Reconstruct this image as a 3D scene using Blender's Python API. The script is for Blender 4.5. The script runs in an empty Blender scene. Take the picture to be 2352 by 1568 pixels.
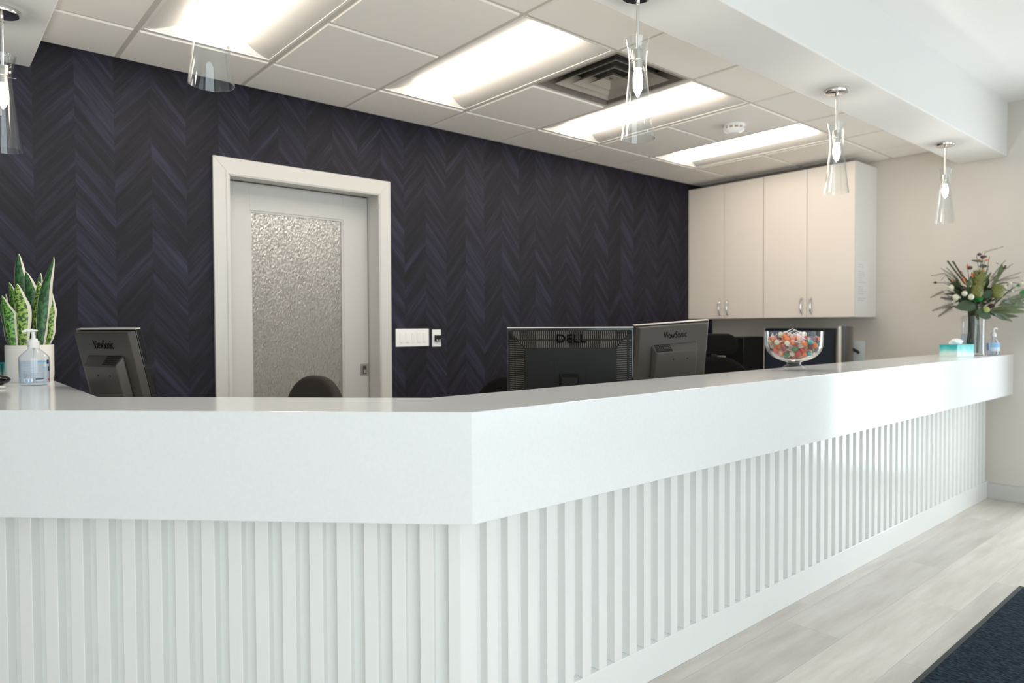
import bpy, bmesh, math, random
from mathutils import Vector, Matrix
random.seed(7)
PI = math.pi
R = math.radians
SC = bpy.context.scene
COL = SC.collection

# ------------------------------------------------------------------ camera
FOCAL_PX = 1584.07
YAW, PITCH, ROLL = R(49.2282), R(1.28397), R(-0.28615)
CAM_H = 1.282
def cam_axes():
    f = Vector((math.cos(YAW) * math.cos(PITCH), math.sin(YAW) * math.cos(PITCH), -math.sin(PITCH)))
    r = Vector((math.sin(YAW), -math.cos(YAW), 0)); u = r.cross(f)
    return r * math.cos(ROLL) + u * math.sin(ROLL), -r * math.sin(ROLL) + u * math.cos(ROLL), f
cr, cu, cf = cam_axes()
cd = bpy.data.cameras.new('camera'); cam = bpy.data.objects.new('camera', cd); COL.objects.link(cam)
cd.sensor_width = 36; cd.lens = FOCAL_PX * 36 / 2352; cd.clip_start = 0.05; cd.clip_end = 100
cd.dof.use_dof = True; cd.dof.focus_distance = 2.3; cd.dof.aperture_fstop = 2.6
m = Matrix((cr, cu, -cf)).transposed().to_4x4(); m.translation = (0, 0, CAM_H)
cam.matrix_world = m
SC.camera = cam

# ------------------------------------------------------------------ world, daylight, exposure
w = bpy.data.worlds.new('sky'); SC.world = w; w.use_nodes = True
bg = w.node_tree.nodes['Background']; bg.inputs[0].default_value = (0.80, 0.90, 1.0, 1); bg.inputs[1].default_value = 0.6
def daylight(name, loc, sx, sz, power, col=(0.90, 0.965, 1.0)):
    l = bpy.data.lights.new(name, 'AREA'); l.shape = 'RECTANGLE'; l.size = sx; l.size_y = sz; l.energy = power; l.color = col
    o = bpy.data.objects.new(name, l); COL.objects.link(o); o.location = loc; o.rotation_euler = (R(90), 0, 0)
    return o
daylight('daylight_storefront', (4.15, -2.62, 1.40), 3.1, 2.3, 12)
daylight('daylight_window', (-0.20, -2.62, 1.40), 3.8, 2.3, 62)
daylight('daylight_door', (6.12, 0.52, 1.20), 0.84, 2.2, 27).rotation_euler = (R(90), 0, R(90))
VS = SC.view_settings
VS.view_transform = 'Standard'; VS.look = 'None'; VS.gamma = 1; VS.use_curve_mapping = False; VS.exposure = 0.80
TROFFER = 7.0
SC.cycles.use_denoising = True
SC.cycles.use_adaptive_sampling = True; SC.cycles.adaptive_threshold = 0.04
SC.cycles.max_bounces = 10; SC.cycles.diffuse_bounces = 5; SC.cycles.glossy_bounces = 5
SC.cycles.transmission_bounces = 8; SC.cycles.transparent_max_bounces = 16
SC.cycles.caustics_reflective = False; SC.cycles.caustics_refractive = False
SC.cycles.sample_clamp_indirect = 6

# ------------------------------------------------------------------ materials
def nt(name):
    m = bpy.data.materials.new(name); m.use_nodes = True
    t = m.node_tree
    return m, t, t.nodes, t.links, t.nodes['Principled BSDF']
def mat(name, col, rough=0.5, metal=0.0, bump=0.0, bscale=200.0, var=0.0, vscale=3.0, coat=0.0, emit=None, estr=0.0, spec=0.5):
    m, t, N, L, P = nt(name)
    P.inputs['Base Color'].default_value = (*col, 1); P.inputs['Roughness'].default_value = rough
    P.inputs['Metallic'].default_value = metal; P.inputs['Specular IOR Level'].default_value = spec
    if coat: P.inputs['Coat Weight'].default_value = coat; P.inputs['Coat Roughness'].default_value = 0.05
    tc = N.new('ShaderNodeTexCoord')
    if var:
        n = N.new('ShaderNodeTexNoise'); n.inputs['Scale'].default_value = vscale; n.inputs['Detail'].default_value = 3
        L.new(tc.outputs['Object'], n.inputs['Vector'])
        r = N.new('ShaderNodeValToRGB')
        r.color_ramp.elements[0].color = (*[c * (1 - var) for c in col], 1); r.color_ramp.elements[1].color = (*[min(1, c * (1 + var)) for c in col], 1)
        L.new(n.outputs['Fac'], r.inputs['Fac']); L.new(r.outputs['Color'], P.inputs['Base Color'])
    if bump:
        n = N.new('ShaderNodeTexNoise'); n.inputs['Scale'].default_value = bscale; n.inputs['Detail'].default_value = 2
        L.new(tc.outputs['Object'], n.inputs['Vector'])
        b = N.new('ShaderNodeBump'); b.inputs['Strength'].default_value = bump; b.inputs['Distance'].default_value = 0.002
        L.new(n.outputs['Fac'], b.inputs['Height']); L.new(b.outputs['Normal'], P.inputs['Normal'])
    if emit:
        P.inputs['Emission Color'].default_value = (*emit, 1); P.inputs['Emission Strength'].default_value = estr
    return m
def thin_glass(name, tint=(0.97, 0.98, 0.98), rough=0.0, ior=1.5):
    m, t, N, L, P = nt(name); N.remove(P)
    out = N['Material Output']
    tr = N.new('ShaderNodeBsdfTransparent'); tr.inputs[0].default_value = (*tint, 1)
    gl = N.new('ShaderNodeBsdfGlossy'); gl.inputs['Roughness'].default_value = rough; gl.inputs[0].default_value = (1, 1, 1, 1)
    lw = N.new('ShaderNodeLayerWeight'); lw.inputs['Blend'].default_value = 0.5      # Schlick, the same from both sides of the wall
    pw = N.new('ShaderNodeMath'); pw.operation = 'POWER'; pw.inputs[1].default_value = 3.6; L.new(lw.outputs['Facing'], pw.inputs[0])
    f0 = ((ior - 1) / (ior + 1)) ** 2
    fr = N.new('ShaderNodeMath'); fr.operation = 'MULTIPLY_ADD'; fr.inputs[1].default_value = 0.85 * (1 - f0); fr.inputs[2].default_value = f0; L.new(pw.outputs[0], fr.inputs[0])
    mx = N.new('ShaderNodeMixShader')
    L.new(fr.outputs[0], mx.inputs[0]); L.new(tr.outputs[0], mx.inputs[1]); L.new(gl.outputs[0], mx.inputs[2]); L.new(mx.outputs[0], out.inputs[0])
    return m

M = {}
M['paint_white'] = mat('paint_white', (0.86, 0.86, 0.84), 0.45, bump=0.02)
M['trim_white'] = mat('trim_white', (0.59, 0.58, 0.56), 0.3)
M['soffit'] = mat('soffit', (0.80, 0.795, 0.775), 0.6, bump=0.03)
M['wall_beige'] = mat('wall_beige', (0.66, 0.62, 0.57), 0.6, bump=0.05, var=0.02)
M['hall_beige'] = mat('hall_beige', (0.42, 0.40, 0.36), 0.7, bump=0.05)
M['apron'] = mat('apron', (0.84, 0.86, 0.87), 0.12, var=0.012, vscale=6, coat=0.3)
M['slat'] = mat('slat', (0.86, 0.87, 0.85), 0.22, bump=0.015, bscale=60)
M['tile'] = mat('tile', (0.92, 0.89, 0.84), 0.85, bump=0.12, bscale=380)
M['tee'] = mat('tee', (0.66, 0.63, 0.57), 0.5)
M['reflector'] = mat('reflector', (0.86, 0.84, 0.80), 0.5)
M['wing'] = mat('reflector_wing', (0.68, 0.665, 0.63), 0.45)
M['chrome'] = mat('chrome', (0.78, 0.76, 0.73), 0.1, 1.0)
M['nickel'] = mat('nickel', (0.66, 0.63, 0.59), 0.25, 1.0)
M['vent'] = mat('vent', (0.40, 0.365, 0.32), 0.5, 0.2, var=0.25, vscale=6)
M['vent_dark'] = mat('vent_dark', (0.06, 0.055, 0.05), 0.8)
M['cabinet'] = mat('cabinet', (0.80, 0.745, 0.685), 0.4, var=0.01)
M['cabinet_side'] = mat('cabinet_side', (0.84, 0.83, 0.81), 0.4)
M['gap'] = mat('gap', (0.25, 0.22, 0.19), 0.8)
M['black'] = mat('black_plastic', (0.008, 0.008, 0.008), 0.5, bump=0.05, bscale=900, spec=0.22)
M['ink'] = mat('black_ink', (0.003, 0.003, 0.003), 0.8, spec=0.05)
M['black_gloss'] = mat('black_gloss', (0.008, 0.008, 0.009), 0.08)
M['screen'] = mat('dark_screen', (0.020, 0.028, 0.042), 0.22)
M['grey_shell'] = mat('grey_shell', (0.080, 0.071, 0.063), 0.36, 0.3, spec=0.4)
M['silver'] = mat('silver_plastic', (0.62, 0.58, 0.53), 0.35, 0.3)
M['vent_rib'] = mat('vent_rib', (0.17, 0.15, 0.125), 0.5, spec=0.3)
M['mesh_fabric'] = mat('mesh_fabric', (0.030, 0.024, 0.020), 0.9, bump=0.6, bscale=700)
M['chair_black'] = mat('chair_black', (0.006, 0.0055, 0.005), 0.8, bump=0.4, bscale=600, spec=0.12)
M['pot'] = mat('pot_ceramic', (0.80, 0.78, 0.74), 0.45)
M['soil'] = mat('soil', (0.03, 0.02, 0.012), 0.95, bump=1.0, bscale=80)
M['white_plastic'] = mat('white_plastic', (0.88, 0.88, 0.88), 0.3)
M['paper'] = mat('paper', (0.86, 0.86, 0.86), 0.7)
M['rubber'] = mat('rubber', (0.030, 0.036, 0.036), 0.6)
M['glass'] = thin_glass('clear_glass')
M['bottle'] = thin_glass('clear_bottle', (0.95, 0.965, 0.98), 0.02, 1.4)
M['gel'] = thin_glass('sanitizer_gel', (0.86, 0.91, 0.97), 0.05, 1.15)
M['bulb'] = mat('bulb', (1, 1, 1), 0.3, emit=(1.0, 0.93, 0.84), estr=90)
M['diffuser'] = mat('diffuser', (0.9, 0.9, 0.88), 0.5, emit=(1.0, 0.89, 0.76), estr=TROFFER)
M['hall_lamp'] = mat('hall_lamp', (0.9, 0.9, 0.9), 0.5, emit=(1.0, 0.95, 0.88), estr=5.5)
M['stem'] = mat('stem', (0.05, 0.06, 0.025), 0.6)
M['dark_leaf'] = mat('dark_leaf', (0.035, 0.065, 0.025), 0.45, var=0.5, vscale=30)
M['olive_leaf'] = mat('olive_leaf', (0.085, 0.115, 0.04), 0.5, var=0.4, vscale=30)
M['sage'] = mat('sage', (0.16, 0.19, 0.11), 0.6, var=0.3, vscale=40)
M['bright_leaf'] = mat('bright_leaf', (0.01, 0.17, 0.035), 0.4, var=0.3, vscale=20)
M['protea'] = mat('protea_green', (0.19, 0.20, 0.05), 0.6, bump=0.8, bscale=120, var=0.35, vscale=60)
M['white_bud'] = mat('white_bud', (0.70, 0.70, 0.55), 0.6, var=0.15, vscale=60)
M['orange'] = mat('orange_petal', (0.72, 0.20, 0.08), 0.5, var=0.3, vscale=40)
M['brown'] = mat('brown_seed', (0.09, 0.05, 0.04), 0.7, var=0.4, vscale=50)
M['maroon'] = mat('maroon', (0.06, 0.008, 0.012), 0.5)
M['plume'] = mat('plume', (0.33, 0.26, 0.21), 0.9)
M['twig'] = mat('purple_twig', (0.12, 0.10, 0.085), 0.8)
M['lime'] = mat('lime_bloom', (0.36, 0.42, 0.12), 0.6)

def wallpaper():
    m, t, N, L, P = nt('chevron_wallpaper')
    tc = N.new('ShaderNodeTexCoord'); sp = N.new('ShaderNodeSeparateXYZ'); L.new(tc.outputs['Object'], sp.inputs[0])
    def mth(op, a, b=None, c=None):
        n = N.new('ShaderNodeMath'); n.operation = op
        for i, v in enumerate((a, b, c)):
            if v is None: continue
            if isinstance(v, (int, float)): n.inputs[i].default_value = v
            else: L.new(v, n.inputs[i])
        return n.outputs[0]
    q = mth('DIVIDE', mth('SUBTRACT', sp.outputs['X'], 0.42), 0.1658)
    col = mth('FLOOR', q); fr = mth('SUBTRACT', q, col)
    par = mth('ABSOLUTE', mth('MODULO', col, 2.0))          # 0 / 1
    par = mth('ROUND', par)
    sgn = mth('SUBTRACT', mth('MULTIPLY', par, 2.0), 1.0)
    # across-stroke coordinate, along-stroke coordinate
    sl = mth('MULTIPLY', mth('MULTIPLY', fr, 0.1658 * 1.22), sgn)
    across = mth('ADD', sp.outputs['Z'], sl)
    along = mth('ADD', mth('MULTIPLY', fr, 0.1658), mth('MULTIPLY', col, 3.7))
    def noise(sa, sb, detail, off):
        cmb = N.new('ShaderNodeCombineXYZ')
        L.new(mth('MULTIPLY', across, sa), cmb.inputs[0]); L.new(mth('ADD', mth('MULTIPLY', along, sb), off), cmb.inputs[1]); L.new(mth('MULTIPLY', col, 11.3), cmb.inputs[2])
        n = N.new('ShaderNodeTexNoise'); n.inputs['Scale'].default_value = 1; n.inputs['Detail'].default_value = detail; n.inputs['Roughness'].default_value = 0.65
        L.new(cmb.outputs[0], n.inputs['Vector']); return n.outputs['Fac']
    a = noise(17, 2.2, 3, 0.0); b = noise(60, 3.0, 3, 5.0); f = noise(420, 18, 2, 9.0)
    s = mth('ADD', mth('ADD', mth('MULTIPLY', a, 0.70), mth('MULTIPLY', b, 0.24)), mth('MULTIPLY', f, 0.22))
    s = mth('ADD', s, mth('MULTIPLY', par, 0.05))
    edge = mth('MULTIPLY', mth('SUBTRACT', 0.5, mth('ABSOLUTE', mth('SUBTRACT', fr, 0.5))), 6.0)
    rp = N.new('ShaderNodeValToRGB'); e = rp.color_ramp.elements
    e[0].position = 0.40; e[0].color = (0.0058, 0.0056, 0.0088, 1)
    e[1].position = 0.78; e[1].color = (0.030, 0.030, 0.055, 1)
    k = e.new(0.60); k.color = (0.0125, 0.0118, 0.0195, 1)
    L.new(s, rp.inputs['Fac']); L.new(rp.outputs['Color'], P.inputs['Base Color'])
    P.inputs['Roughness'].default_value = 0.55; P.inputs['Specular IOR Level'].default_value = 0.22
    bp = N.new('ShaderNodeBump'); bp.inputs['Strength'].default_value = 0.15; bp.inputs['Distance'].default_value = 0.001
    L.new(s, bp.inputs['Height']); L.new(bp.outputs['Normal'], P.inputs['Normal'])
    return m
M['wallpaper'] = wallpaper()

def wood_floor(name, objrandom):
    m, t, N, L, P = nt(name)
    tc = N.new('ShaderNodeTexCoord'); mp = N.new('ShaderNodeMapping'); mp.inputs['Scale'].default_value = (1.1, 9, 1)
    L.new(tc.outputs['Object'], mp.inputs[0])
    oi = N.new('ShaderNodeObjectInfo')
    n = N.new('ShaderNodeTexNoise'); n.noise_dimensions = '4D'; n.inputs['Scale'].default_value = 1.6; n.inputs['Detail'].default_value = 6; n.inputs['Roughness'].default_value = 0.6
    L.new(mp.outputs[0], n.inputs['Vector'])
    mw = N.new('ShaderNodeMath'); mw.operation = 'MULTIPLY'; mw.inputs[1].default_value = 60; L.new(oi.outputs['Random'], mw.inputs[0]); L.new(mw.outputs[0], n.inputs['W'])
    rp = N.new('ShaderNodeValToRGB'); e = rp.color_ramp.elements
    e[0].position = 0.3; e[0].color = (0.60, 0.54, 0.48, 1); e[1].position = 0.72; e[1].color = (0.80, 0.75, 0.69, 1)
    L.new(n.outputs['Fac'], rp.inputs['Fac'])
    hv = N.new('ShaderNodeHueSaturation')
    mr = N.new('ShaderNodeMapRange'); mr.inputs['To Min'].default_value = 0.88; mr.inputs['To Max'].default_value = 1.1
    L.new(oi.outputs['Random'], mr.inputs['Value']); L.new(mr.outputs[0], hv.inputs['Value']); L.new(rp.outputs['Color'], hv.inputs['Color'])
    L.new(hv.outputs['Color'], P.inputs['Base Color']); P.inputs['Roughness'].default_value = 0.38
    b = N.new('ShaderNodeBump'); b.inputs['Strength'].default_value = 0.08; b.inputs['Distance'].default_value = 0.002
    L.new(n.outputs['Fac'], b.inputs['Height']); L.new(b.outputs['Normal'], P.inputs['Normal'])
    return m
M['plank'] = wood_floor('pale_plank', True)

def quartz():
    m, t, N, L, P = nt('white_quartz')
    tc = N.new('ShaderNodeTexCoord')
    n = N.new('ShaderNodeTexNoise'); n.inputs['Scale'].default_value = 90; n.inputs['Detail'].default_value = 4; L.new(tc.outputs['Object'], n.inputs['Vector'])
    rp = N.new('ShaderNodeValToRGB'); rp.color_ramp.elements[0].color = (0.80, 0.82, 0.83, 1); rp.color_ramp.elements[1].color = (0.86, 0.875, 0.88, 1)
    L.new(n.outputs['Fac'], rp.inputs['Fac']); L.new(rp.outputs['Color'], P.inputs['Base Color'])
    P.inputs['Roughness'].default_value = 0.13
    return m
M['quartz'] = quartz()

def rain_glass():
    m, t, N, L, P = nt('rain_glass')
    P.inputs['Base Color'].default_value = (0.88, 0.88, 0.86, 1); P.inputs['Transmission Weight'].default_value = 0.75
    P.inputs['Roughness'].default_value = 0.12; P.inputs['IOR'].default_value = 1.45
    tc = N.new('ShaderNodeTexCoord'); mp = N.new('ShaderNodeMapping'); mp.inputs['Scale'].default_value = (165, 165, 58); L.new(tc.outputs['Object'], mp.inputs[0])
    v = N.new('ShaderNodeTexNoise'); v.inputs['Scale'].default_value = 1; v.inputs['Detail'].default_value = 2; L.new(mp.outputs[0], v.inputs['Vector'])
    b = N.new('ShaderNodeBump'); b.inputs['Strength'].default_value = 1.0; b.inputs['Distance'].default_value = 0.02
    L.new(v.outputs['Fac'], b.inputs['Height']); L.new(b.outputs['Normal'], P.inputs['Normal'])
    return m
M['rain_glass'] = rain_glass()

def snake_leaf(name, light, dark, bw):
    # u across the leaf (0..1), v along it, read from the UV map
    m, t, N, L, P = nt(name)
    uv = N.new('ShaderNodeUVMap'); uv.uv_map = 'UVMap'; sp = N.new('ShaderNodeSeparateXYZ'); L.new(uv.outputs[0], sp.inputs[0])
    def mth(op, a, b=None):
        n = N.new('ShaderNodeMath'); n.operation = op
        for i, v in enumerate((a, b)):
            if v is None: continue
            if isinstance(v, (int, float)): n.inputs[i].default_value = v
            else: L.new(v, n.inputs[i])
        return n.outputs[0]
    d = mth('ABSOLUTE', mth('SUBTRACT', sp.outputs['X'], 0.5))
    rim = mth('GREATER_THAN', d, 0.37)
    mp = N.new('ShaderNodeMapping'); mp.inputs['Scale'].default_value = (4, bw, 1); L.new(uv.outputs[0], mp.inputs[0])
    n = N.new('ShaderNodeTexNoise'); n.inputs['Scale'].default_value = 1.0; n.inputs['Detail'].default_value = 3; n.inputs['Distortion'].default_value = 0.6
    L.new(mp.outputs[0], n.inputs['Vector'])
    rp = N.new('ShaderNodeValToRGB'); e = rp.color_ramp.elements
    e[0].position = 0.44; e[0].color = (*dark, 1); e[1].position = 0.53; e[1].color = (*light, 1)
    L.new(n.outputs['Fac'], rp.inputs['Fac'])
    mx = N.new('ShaderNodeMix'); mx.data_type = 'RGBA'
    L.new(rim, mx.inputs['Factor']); L.new(rp.outputs['Color'], mx.inputs['A']); mx.inputs['B'].default_value = (0.72, 0.68, 0.55, 1)
    L.new(mx.outputs['Result'], P.inputs['Base Color']); P.inputs['Roughness'].default_value = 0.35
    return m
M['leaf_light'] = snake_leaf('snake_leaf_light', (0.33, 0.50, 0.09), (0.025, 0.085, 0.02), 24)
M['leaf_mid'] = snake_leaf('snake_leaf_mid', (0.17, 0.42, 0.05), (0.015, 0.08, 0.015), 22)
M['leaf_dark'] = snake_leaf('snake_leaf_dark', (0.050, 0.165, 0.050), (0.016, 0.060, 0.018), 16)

def carpet_mat():
    m, t, N, L, P = nt('mat_pile')
    tc = N.new('ShaderNodeTexCoord'); mp = N.new('ShaderNodeMapping'); mp.inputs['Scale'].default_value = (170, 60, 60); mp.inputs['Rotation'].default_value = (0, 0, 0.5)
    L.new(tc.outputs['Object'], mp.inputs[0])
    n = N.new('ShaderNodeTexNoise'); n.inputs['Scale'].default_value = 1; n.inputs['Detail'].default_value = 4; L.new(mp.outputs[0], n.inputs['Vector'])
    rp = N.new('ShaderNodeValToRGB'); e = rp.color_ramp.elements
    e[0].position = 0.35; e[0].color = (0.005, 0.009, 0.014, 1); e[1].position = 0.7; e[1].color = (0.042, 0.066, 0.092, 1)
    L.new(n.outputs['Fac'], rp.inputs['Fac']); L.new(rp.outputs['Color'], P.inputs['Base Color']); P.inputs['Roughness'].default_value = 0.95; P.inputs['Specular IOR Level'].default_value = 0.1
    b = N.new('ShaderNodeBump'); b.inputs['Strength'].default_value = 0.9; b.inputs['Distance'].default_value = 0.006
    L.new(n.outputs['Fac'], b.inputs['Height']); L.new(b.outputs['Normal'], P.inputs['Normal'])
    return m
M['mat_pile'] = carpet_mat()

def tissue_print():
    m, t, N, L, P = nt('teal_tissue_print')
    tc = N.new('ShaderNodeTexCoord'); sp = N.new('ShaderNodeSeparateXYZ'); L.new(tc.outputs['Object'], sp.inputs[0])
    n = N.new('ShaderNodeTexNoise'); n.inputs['Scale'].default_value = 14; L.new(tc.outputs['Object'], n.inputs['Vector'])
    a = N.new('ShaderNodeMath'); a.operation = 'MULTIPLY_ADD'; a.inputs[1].default_value = 0.06; L.new(n.outputs['Fac'], a.inputs[0]); L.new(sp.outputs['Z'], a.inputs[2])
    rp = N.new('ShaderNodeValToRGB'); e = rp.color_ramp.elements
    e[0].position = 0.052; e[0].color = (0.72, 0.85, 0.83, 1); e[1].position = 0.10; e[1].color = (0.03, 0.45, 0.46, 1)
    k = e.new(0.066); k.color = (0.45, 0.78, 0.74, 1); k = e.new(0.078); k.color = (0.16, 0.62, 0.60, 1)
    L.new(a.outputs[0], rp.inputs['Fac']); L.new(rp.outputs['Color'], P.inputs['Base Color']); P.inputs['Roughness'].default_value = 0.4
    return m
M['tissue_box'] = tissue_print()
def candy(name, c): return mat(name, c, 0.25, var=0.25, vscale=90)
CANDY = {'orange': candy('candy_orange', (0.80, 0.20, 0.03)), 'red': candy('candy_red', (0.55, 0.05, 0.035)),
         'salmon': candy('candy_salmon', (0.78, 0.30, 0.20)), 'cream': candy('candy_cream', (0.75, 0.68, 0.55)),
         'teal': candy('candy_teal', (0.01, 0.30, 0.30)), 'green': candy('candy_green', (0.06, 0.20, 0.06)), 'maroon': candy('candy_maroon', (0.22, 0.015, 0.03))}

# ------------------------------------------------------------------ mesh helpers
class MB:
    def __init__(s): s.v = []; s.f = []; s.uv = {}
    def add(s, vs, fs):
        k = len(s.v); s.v += [tuple(p) for p in vs]; s.f += [tuple(i + k for i in f) for f in fs]; return s
    def box(s, x0, x1, y0, y1, z0, z1, T=None):
        vs = [Vector((x, y, z)) for z in (z0, z1) for y in (y0, y1) for x in (x0, x1)]
        if T: vs = [T @ p for p in vs]
        return s.add(vs, [(0, 2, 3, 1), (4, 5, 7, 6), (0, 1, 5, 4), (2, 6, 7, 3), (0, 4, 6, 2), (1, 3, 7, 5)])
    def frustum(s, a, za, b, zb, T=None):          # rectangles (x0,x1,y0,y1) at za and zb, closed
        vs = [Vector((x, y, z)) for (r, z) in ((a, za), (b, zb)) for (x, y) in ((r[0], r[2]), (r[1], r[2]), (r[1], r[3]), (r[0], r[3]))]
        if T: vs = [T @ p for p in vs]
        return s.add(vs, [(3, 2, 1, 0), (4, 5, 6, 7)] + [(i, (i + 1) % 4, 4 + (i + 1) % 4, 4 + i) for i in range(4)])
    def prism(s, poly, z0, z1, T=None):
        n = len(poly); vs = [Vector((x, y, z0)) for x, y in poly] + [Vector((x, y, z1)) for x, y in poly]
        if T: vs = [T @ p for p in vs]
        return s.add(vs, [tuple(range(n - 1, -1, -1)), tuple(range(n, 2 * n))] + [(i, (i + 1) % n, n + (i + 1) % n, n + i) for i in range(n)])
    def lathe(s, prof, n=32, c=(0, 0, 0), sx=1.0, sy=1.0, T=None, closed=False):
        k = len(s.v); vs = []
        for r, z in prof:
            for i in range(n):
                a = 2 * PI * i / n
                p = Vector((c[0] + r * sx * math.cos(a), c[1] + r * sy * math.sin(a), c[2] + z))
                vs.append(T @ p if T else p)
        fs = []
        m = len(prof)
        for j in range(m if closed else m - 1):
            j2 = (j + 1) % m
            for i in range(n):
                fs.append((j * n + i, j * n + (i + 1) % n, j2 * n + (i + 1) % n, j2 * n + i))
        if not closed:
            if prof[0][0] > 1e-6: fs.append(tuple(range(n - 1, -1, -1)))
            if prof[-1][0] > 1e-6: fs.append(tuple((m - 1) * n + i for i in range(n)))
        return s.add(vs, fs)
    def tube(s, pts, rad, n=8):
        pts = [Vector(p) for p in pts]; m = len(pts)
        if not isinstance(rad, (list, tuple)): rad = [rad] * m
        vs = []; up = None
        for i, p in enumerate(pts):
            d = (pts[min(i + 1, m - 1)] - pts[max(i - 1, 0)]).normalized()
            if up is None: up = Vector((0, 0, 1)) if abs(d.z) < 0.9 else Vector((1, 0, 0))
            a = d.cross(up).normalized(); b = a.cross(d).normalized(); up = b
            for k in range(n):
                t = 2 * PI * k / n; vs.append(p + (a * math.cos(t) + b * math.sin(t)) * rad[i])
        fs = [(i * n + k, i * n + (k + 1) % n, (i + 1) * n + (k + 1) % n, (i + 1) * n + k) for i in range(m - 1) for k in range(n)]
        fs += [tuple(range(n - 1, -1, -1)), tuple((m - 1) * n + k for k in range(n))]
        return s.add(vs, fs)
    def ell(s, c, r, n=12, m=8, T=None):
        prof = [(math.sin(PI * j / m), -math.cos(PI * j / m)) for j in range(m + 1)]
        prof[0] = (0.001, -1); prof[-1] = (0.001, 1)
        vs = []
        for q, z in prof:
            for i in range(n):
                a = 2 * PI * i / n; p = Vector((q * math.cos(a) * r[0], q * math.sin(a) * r[1], z * r[2]))
                if T: p = T @ p
                vs.append(p + Vector(c))
        fs = [(j * n + i, j * n + (i + 1) % n, (j + 1) * n + (i + 1) % n, (j + 1) * n + i) for j in range(m) for i in range(n)]
        return s.add(vs, fs)
    def build(s, name, m, parent=None, smooth=False, bevel=0, seg=2, sharp=35):
        me = bpy.data.meshes.new(name); me.from_pydata([tuple(p) for p in s.v], [], s.f); me.validate()
        bm = bmesh.new(); bm.from_mesh(me); bmesh.ops.recalc_face_normals(bm, faces=bm.faces); bm.to_mesh(me); bm.free()
        me.materials.append(M[m] if isinstance(m, str) else m)
        if smooth:
            for p in me.polygons: p.use_smooth = True
            me.set_sharp_from_angle(angle=R(sharp))
        o = bpy.data.objects.new(name, me); COL.objects.link(o)
        if parent: o.parent = parent
        if bevel:
            b = o.modifiers.new('bevel', 'BEVEL'); b.width = bevel; b.segments = seg; b.limit_method = 'ANGLE'; b.angle_limit = R(40)
            b.harden_normals = False
        return o
def tag(o, label, cat=None, group=None, kind=None):
    o['label'] = label
    if cat: o['category'] = cat
    if group: o['group'] = group
    if kind: o['kind'] = kind
    return o
def thing(name, label, cat, loc=(0, 0, 0), rz=0.0, group=None, kind=None):
    o = bpy.data.objects.new(name, None); o.empty_display_size = 0.05; COL.objects.link(o)
    o.location = loc; o.rotation_euler = (0, 0, rz)
    return tag(o, label, cat, group, kind)
def struct(o, label): return tag(o, label, None, None, 'structure')
def link_copy(o, parent, loc=None):
    c = o.copy(); COL.objects.link(c); c.parent = parent
    if loc is not None: c.location = loc
    return c
def lettering(text, parent, m, size, depth=0.0008, name='lettering'):
    c = bpy.data.curves.new(name, 'FONT'); c.body = text; c.size = size; c.extrude = depth; c.align_x = 'CENTER'; c.align_y = 'CENTER'
    t = bpy.data.objects.new(name, c); COL.objects.link(t)
    dg = bpy.context.evaluated_depsgraph_get(); me = bpy.data.meshes.new_from_object(t.evaluated_get(dg))
    bpy.data.objects.remove(t); bpy.data.curves.remove(c)
    me.materials.clear(); me.materials.append(M[m])
    o = bpy.data.objects.new(name, me); COL.objects.link(o); o.parent = parent
    return o

# ------------------------------------------------------------------ room dimensions
XR, YB, XL, YF = 5.942, 3.862, -2.6, -2.4      # right wall, back wall, left wall, front wall
ZC, ZF, ZS = 2.615, 2.864, 2.48                 # tiled ceiling, front ceiling, soffit underside
G = 0.6096; GX = 0.768; GY = 3.435

# floor with planks
fl = MB().box(XL - .1, XR + .1, YF - .1, 6.4, -0.06, -0.004).build('floor', 'plank'); struct(fl, 'pale grey oak plank floor')
PW, PL = 0.2315, 1.22
full = None
row = 0; ytop = 1.47 + PW
joints = {0: 3.066, 1: 2.826}
while ytop > YF + 0.02:
    y0 = max(ytop - PW, YF); j0 = joints.get(row, (row * 0.53) % PL)
    k = math.floor((XL - j0) / PL); x = j0 + k * PL
    while x < XR:
        a, b = max(x, XL), min(x + PL, XR)
        if b - a > 0.03:
            if abs(b - a - PL) < 1e-4 and abs(ytop - y0 - PW) < 1e-4:
                if full is None:
                    full = MB().box(.0003, PL - .0003, .0003, PW - .0003, -0.004, 0.0).build('plank', 'plank', fl)
                    full.location = (a, y0, 0)
                else: link_copy(full, fl, (a, y0, 0))
            else:
                o = MB().box(.0003, b - a - .0003, .0003, ytop - y0 - .0003, -0.004, 0.0).build('plank', 'plank', fl); o.location = (a, y0, 0)
        x += PL
    ytop -= PW; row += 1

# back wall with pocket-door opening
DX0, DX1, DZ = 1.288, 2.225, 2.118
wb = MB()
wb.box(XL, DX0 - .02, YB, 4.14, 0, 2.95).box(DX1 + .02, XR, YB, 4.14, 0, 2.95).box(DX0 - .02, DX1 + .02, YB, 4.14, DZ + .02, 2.95)
struct(wb.build('wall_back', 'wallpaper'), 'navy chevron wallpapered back wall')
struct(MB().box(XR, XR + .12, YF - .12, .07, 0, 2.95).box(XR, XR + .12, .97, 4.14, 0, 2.95).box(XR, XR + .12, .07, .97, 2.34, 2.95).build('wall_right', 'wall_beige'), 'plain beige right wall')
gd = bpy.data.objects.new('door_2', None); COL.objects.link(gd); gd.location = (XR + .06, .52, 0); struct(gd, 'glazed street entrance door')
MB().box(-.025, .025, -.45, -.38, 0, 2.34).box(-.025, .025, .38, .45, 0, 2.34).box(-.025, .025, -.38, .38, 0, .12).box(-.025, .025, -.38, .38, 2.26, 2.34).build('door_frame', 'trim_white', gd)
MB().box(-.004, .004, -.38, .38, .12, 2.26).build('pane', 'glass', gd)
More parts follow.
